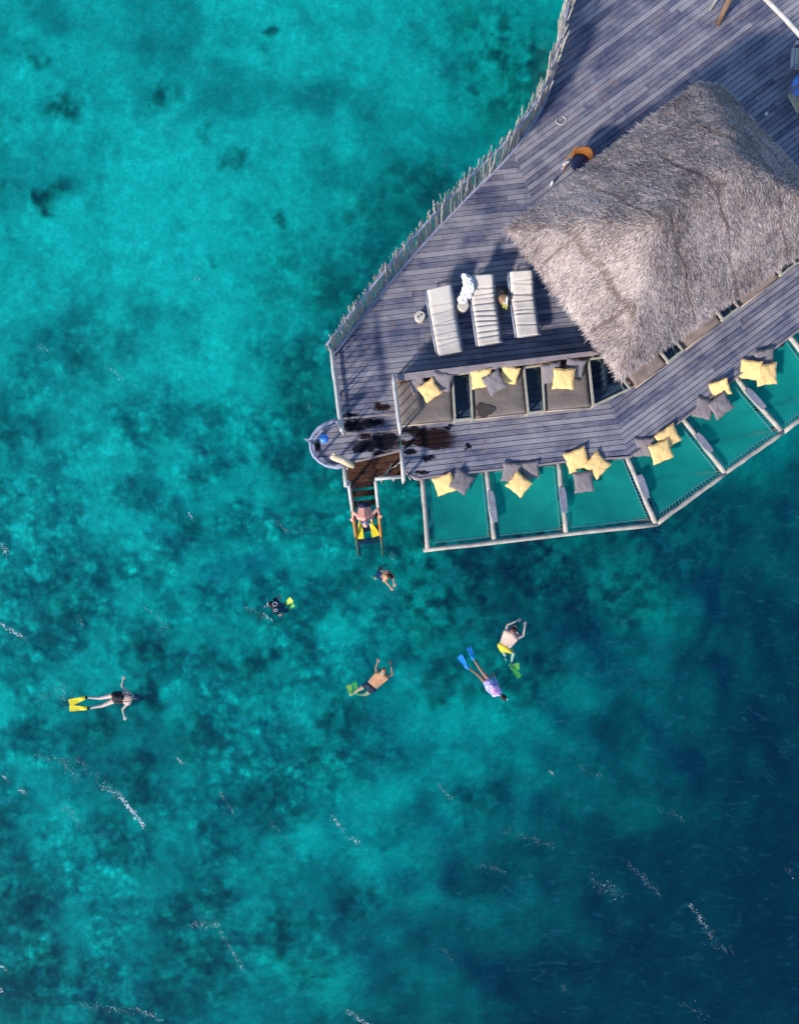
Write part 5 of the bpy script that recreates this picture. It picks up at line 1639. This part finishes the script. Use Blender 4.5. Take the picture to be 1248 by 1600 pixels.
# 5 bald man in black trunks
pj = {'ls': (589, 1054, .03), 'rs': (603.5, 1059.5, .03), 'neck': (597, 1054.5, .07), 'pel': (579, 1073, -.03), 'lh': (574.5, 1070.5, -.06), 'rh': (583, 1077, -.06), 'head': (599, 1049.5, .10),
      'le': (587.5, 1044, -.02), 'lw': (589.5, 1036.5, -.02), 're': (613, 1054, -.02), 'rw': (610.5, 1039.5, -.03), 'lk': (558.5, 1079, -.20), 'la': (549.5, 1086, -.34), 'rk': (570.5, 1086, -.45), 'ra': (561, 1086, -.80), 'lt': (545.5, 1087, -.36), 'rt': (556, 1083, -.9)}
o, j, fc, s2, u2 = person(pj, 'skin_tan', 'balding tanned man in black trunks swimming with hands before his head', Vector((.35, .8, .5)), Vector((.25, .6, -.8)))
garment(j, o, 'swim_trunks', 'black', ('hips',), .016, extra=[(j['lh'], j['lh'].lerp(j['lk'], .28), .112, .095), (j['rh'], j['rh'].lerp(j['rk'], .32), .112, .095)])
mask(o, j['head'], fc, s2, u2, strap='black', lens='black')
bd = Body(); bd.mb.ellipsoid(j['head'] - fc * .025 - u2 * .015, [fc * .095, s2 * .088, u2 * .09]); bd.build('hair', mat_plain('grey_hair', (.62, .52, .46), .7, .2), o, .012, 2)
fin(o, P(549, 1085, -.34), P(544.5, 1070, -.30), .14, .18, 'fin_green'); fin(o, P(559, 1085, -.85), P(553, 1066, -.8), .12, .15, 'fin_green')
# 6 woman in patterned rash guard, blue fins
pj = {'ls': (772, 1086, .0), 'rs': (780.5, 1079.5, .02), 'neck': (777.5, 1083.5, .03), 'pel': (763, 1066.5, .02), 'lh': (759.5, 1067.5, -.02), 'rh': (765, 1063.5, -.01), 'head': (786.5, 1090, .0),
      'le': (761.5, 1079, -.06), 'lw': (757, 1069, -.12), 're': (777, 1069.5, -.02), 'rw': (772.5, 1058.5, -.06), 'lk': (745.5, 1053.5, -.18), 'la': (732.5, 1044.5, -.12), 'rk': (751.5, 1047.5, -.08), 'ra': (740, 1031, -.08), 'lt': (729.5, 1042.5, -.12), 'rt': (738.5, 1028, -.08)}
o, j, fc, s2, u2 = person(pj, 'skin_brown', 'brown skinned snorkeller in a blue patterned top with bright blue fins', Vector((.75, -.6, .2)), Vector((.2, -.2, -1)), .88)
garment(j, o, 'rash_guard', 'rash', ('torso', 'chest', 'hips', 'uarm', 'farm'), .010, .88)
hair(o, j['head'], fc, s2, u2, .105); mask(o, j['head'], fc, s2, u2)
snorkel(o, P(789, 1091, .03), P(791.5, 1092, .14), P(792.5, 1093, .2), 'black', 'white')
fin(o, P(731, 1045, -.11), P(717.5, 1024.5, -.03), .12, .19, 'fin_blue'); fin(o, P(739.5, 1031, -.09), P(732.5, 1012, -.10), .10, .15, 'fin_blue', Vector((.35, 0, .94)))
# 7 woman in black swimsuit, yellow fins
pj = {'ls': (199.5, 1083, -.03), 'rs': (200.5, 1098.5, -.03), 'neck': (203, 1090.5, .0), 'pel': (182, 1090, .04), 'lh': (178, 1086.5, .01), 'rh': (180, 1094.5, .01), 'head': (212.5, 1090, -.10),
      'le': (189.5, 1073.5, -.06), 'lw': (191, 1063.5, -.06), 're': (191, 1108.5, -.06), 'rw': (193, 1119.5, -.06), 'lk': (155.5, 1091.5, -.05), 'la': (137, 1090.5, -.04), 'rk': (159, 1103.5, -.05), 'ra': (140, 1107, -.04), 'lt': (133, 1090, -.03), 'rt': (136, 1107, -.03)}
o, j, fc, s2, u2 = person(pj, 'skin_pale', 'pale woman in a black swimsuit floating face down with yellow fins', Vector((1, 0, 0)), Vector((.1, 0, -1)))
garment(j, o, 'swimsuit', 'black', ('hips',), .014, extra=[(j['pel'].lerp(j['neck'], .05), j['pel'].lerp(j['neck'], .42), .12, .118), (j['lh'], j['lh'].lerp(j['ls'], .5), .108, .098), (j['rh'], j['rh'].lerp(j['rs'], .5), .108, .098)])
for q in (1085.5, 1096):
    mb = MB(); mb.tube([P(190, q, .07), P(198, q, .068), P(206, q + (1 if q < 1090 else -1), .05)], .014, 6); mb.build('shoulder_strap', M['black'], o, smooth=True)
hair(o, j['head'], fc, s2, u2, .108, long_=Vector((.02, .02, .02))); mask(o, j['head'], fc, s2, u2)
fin(o, P(134, 1090, -.02), P(108.5, 1098.5, .03), .15, .22, 'fin_yellow'); fin(o, P(137, 1106.5, -.02), P(109, 1106.5, .02), .14, .19, 'fin_yellow')
for s in (('la', 134.5, 1090.3), ('ra', 138, 1107)):
    p = P(s[1], s[2], -.035); mb = MB(); d_ = Vector((1, 0, 0)); mb.tube([p + Vector((-.03, 0, 0)), p + Vector((.03, 0, 0))], .05, 10); mb.build('fin_strap', M['black'], o, smooth=True)
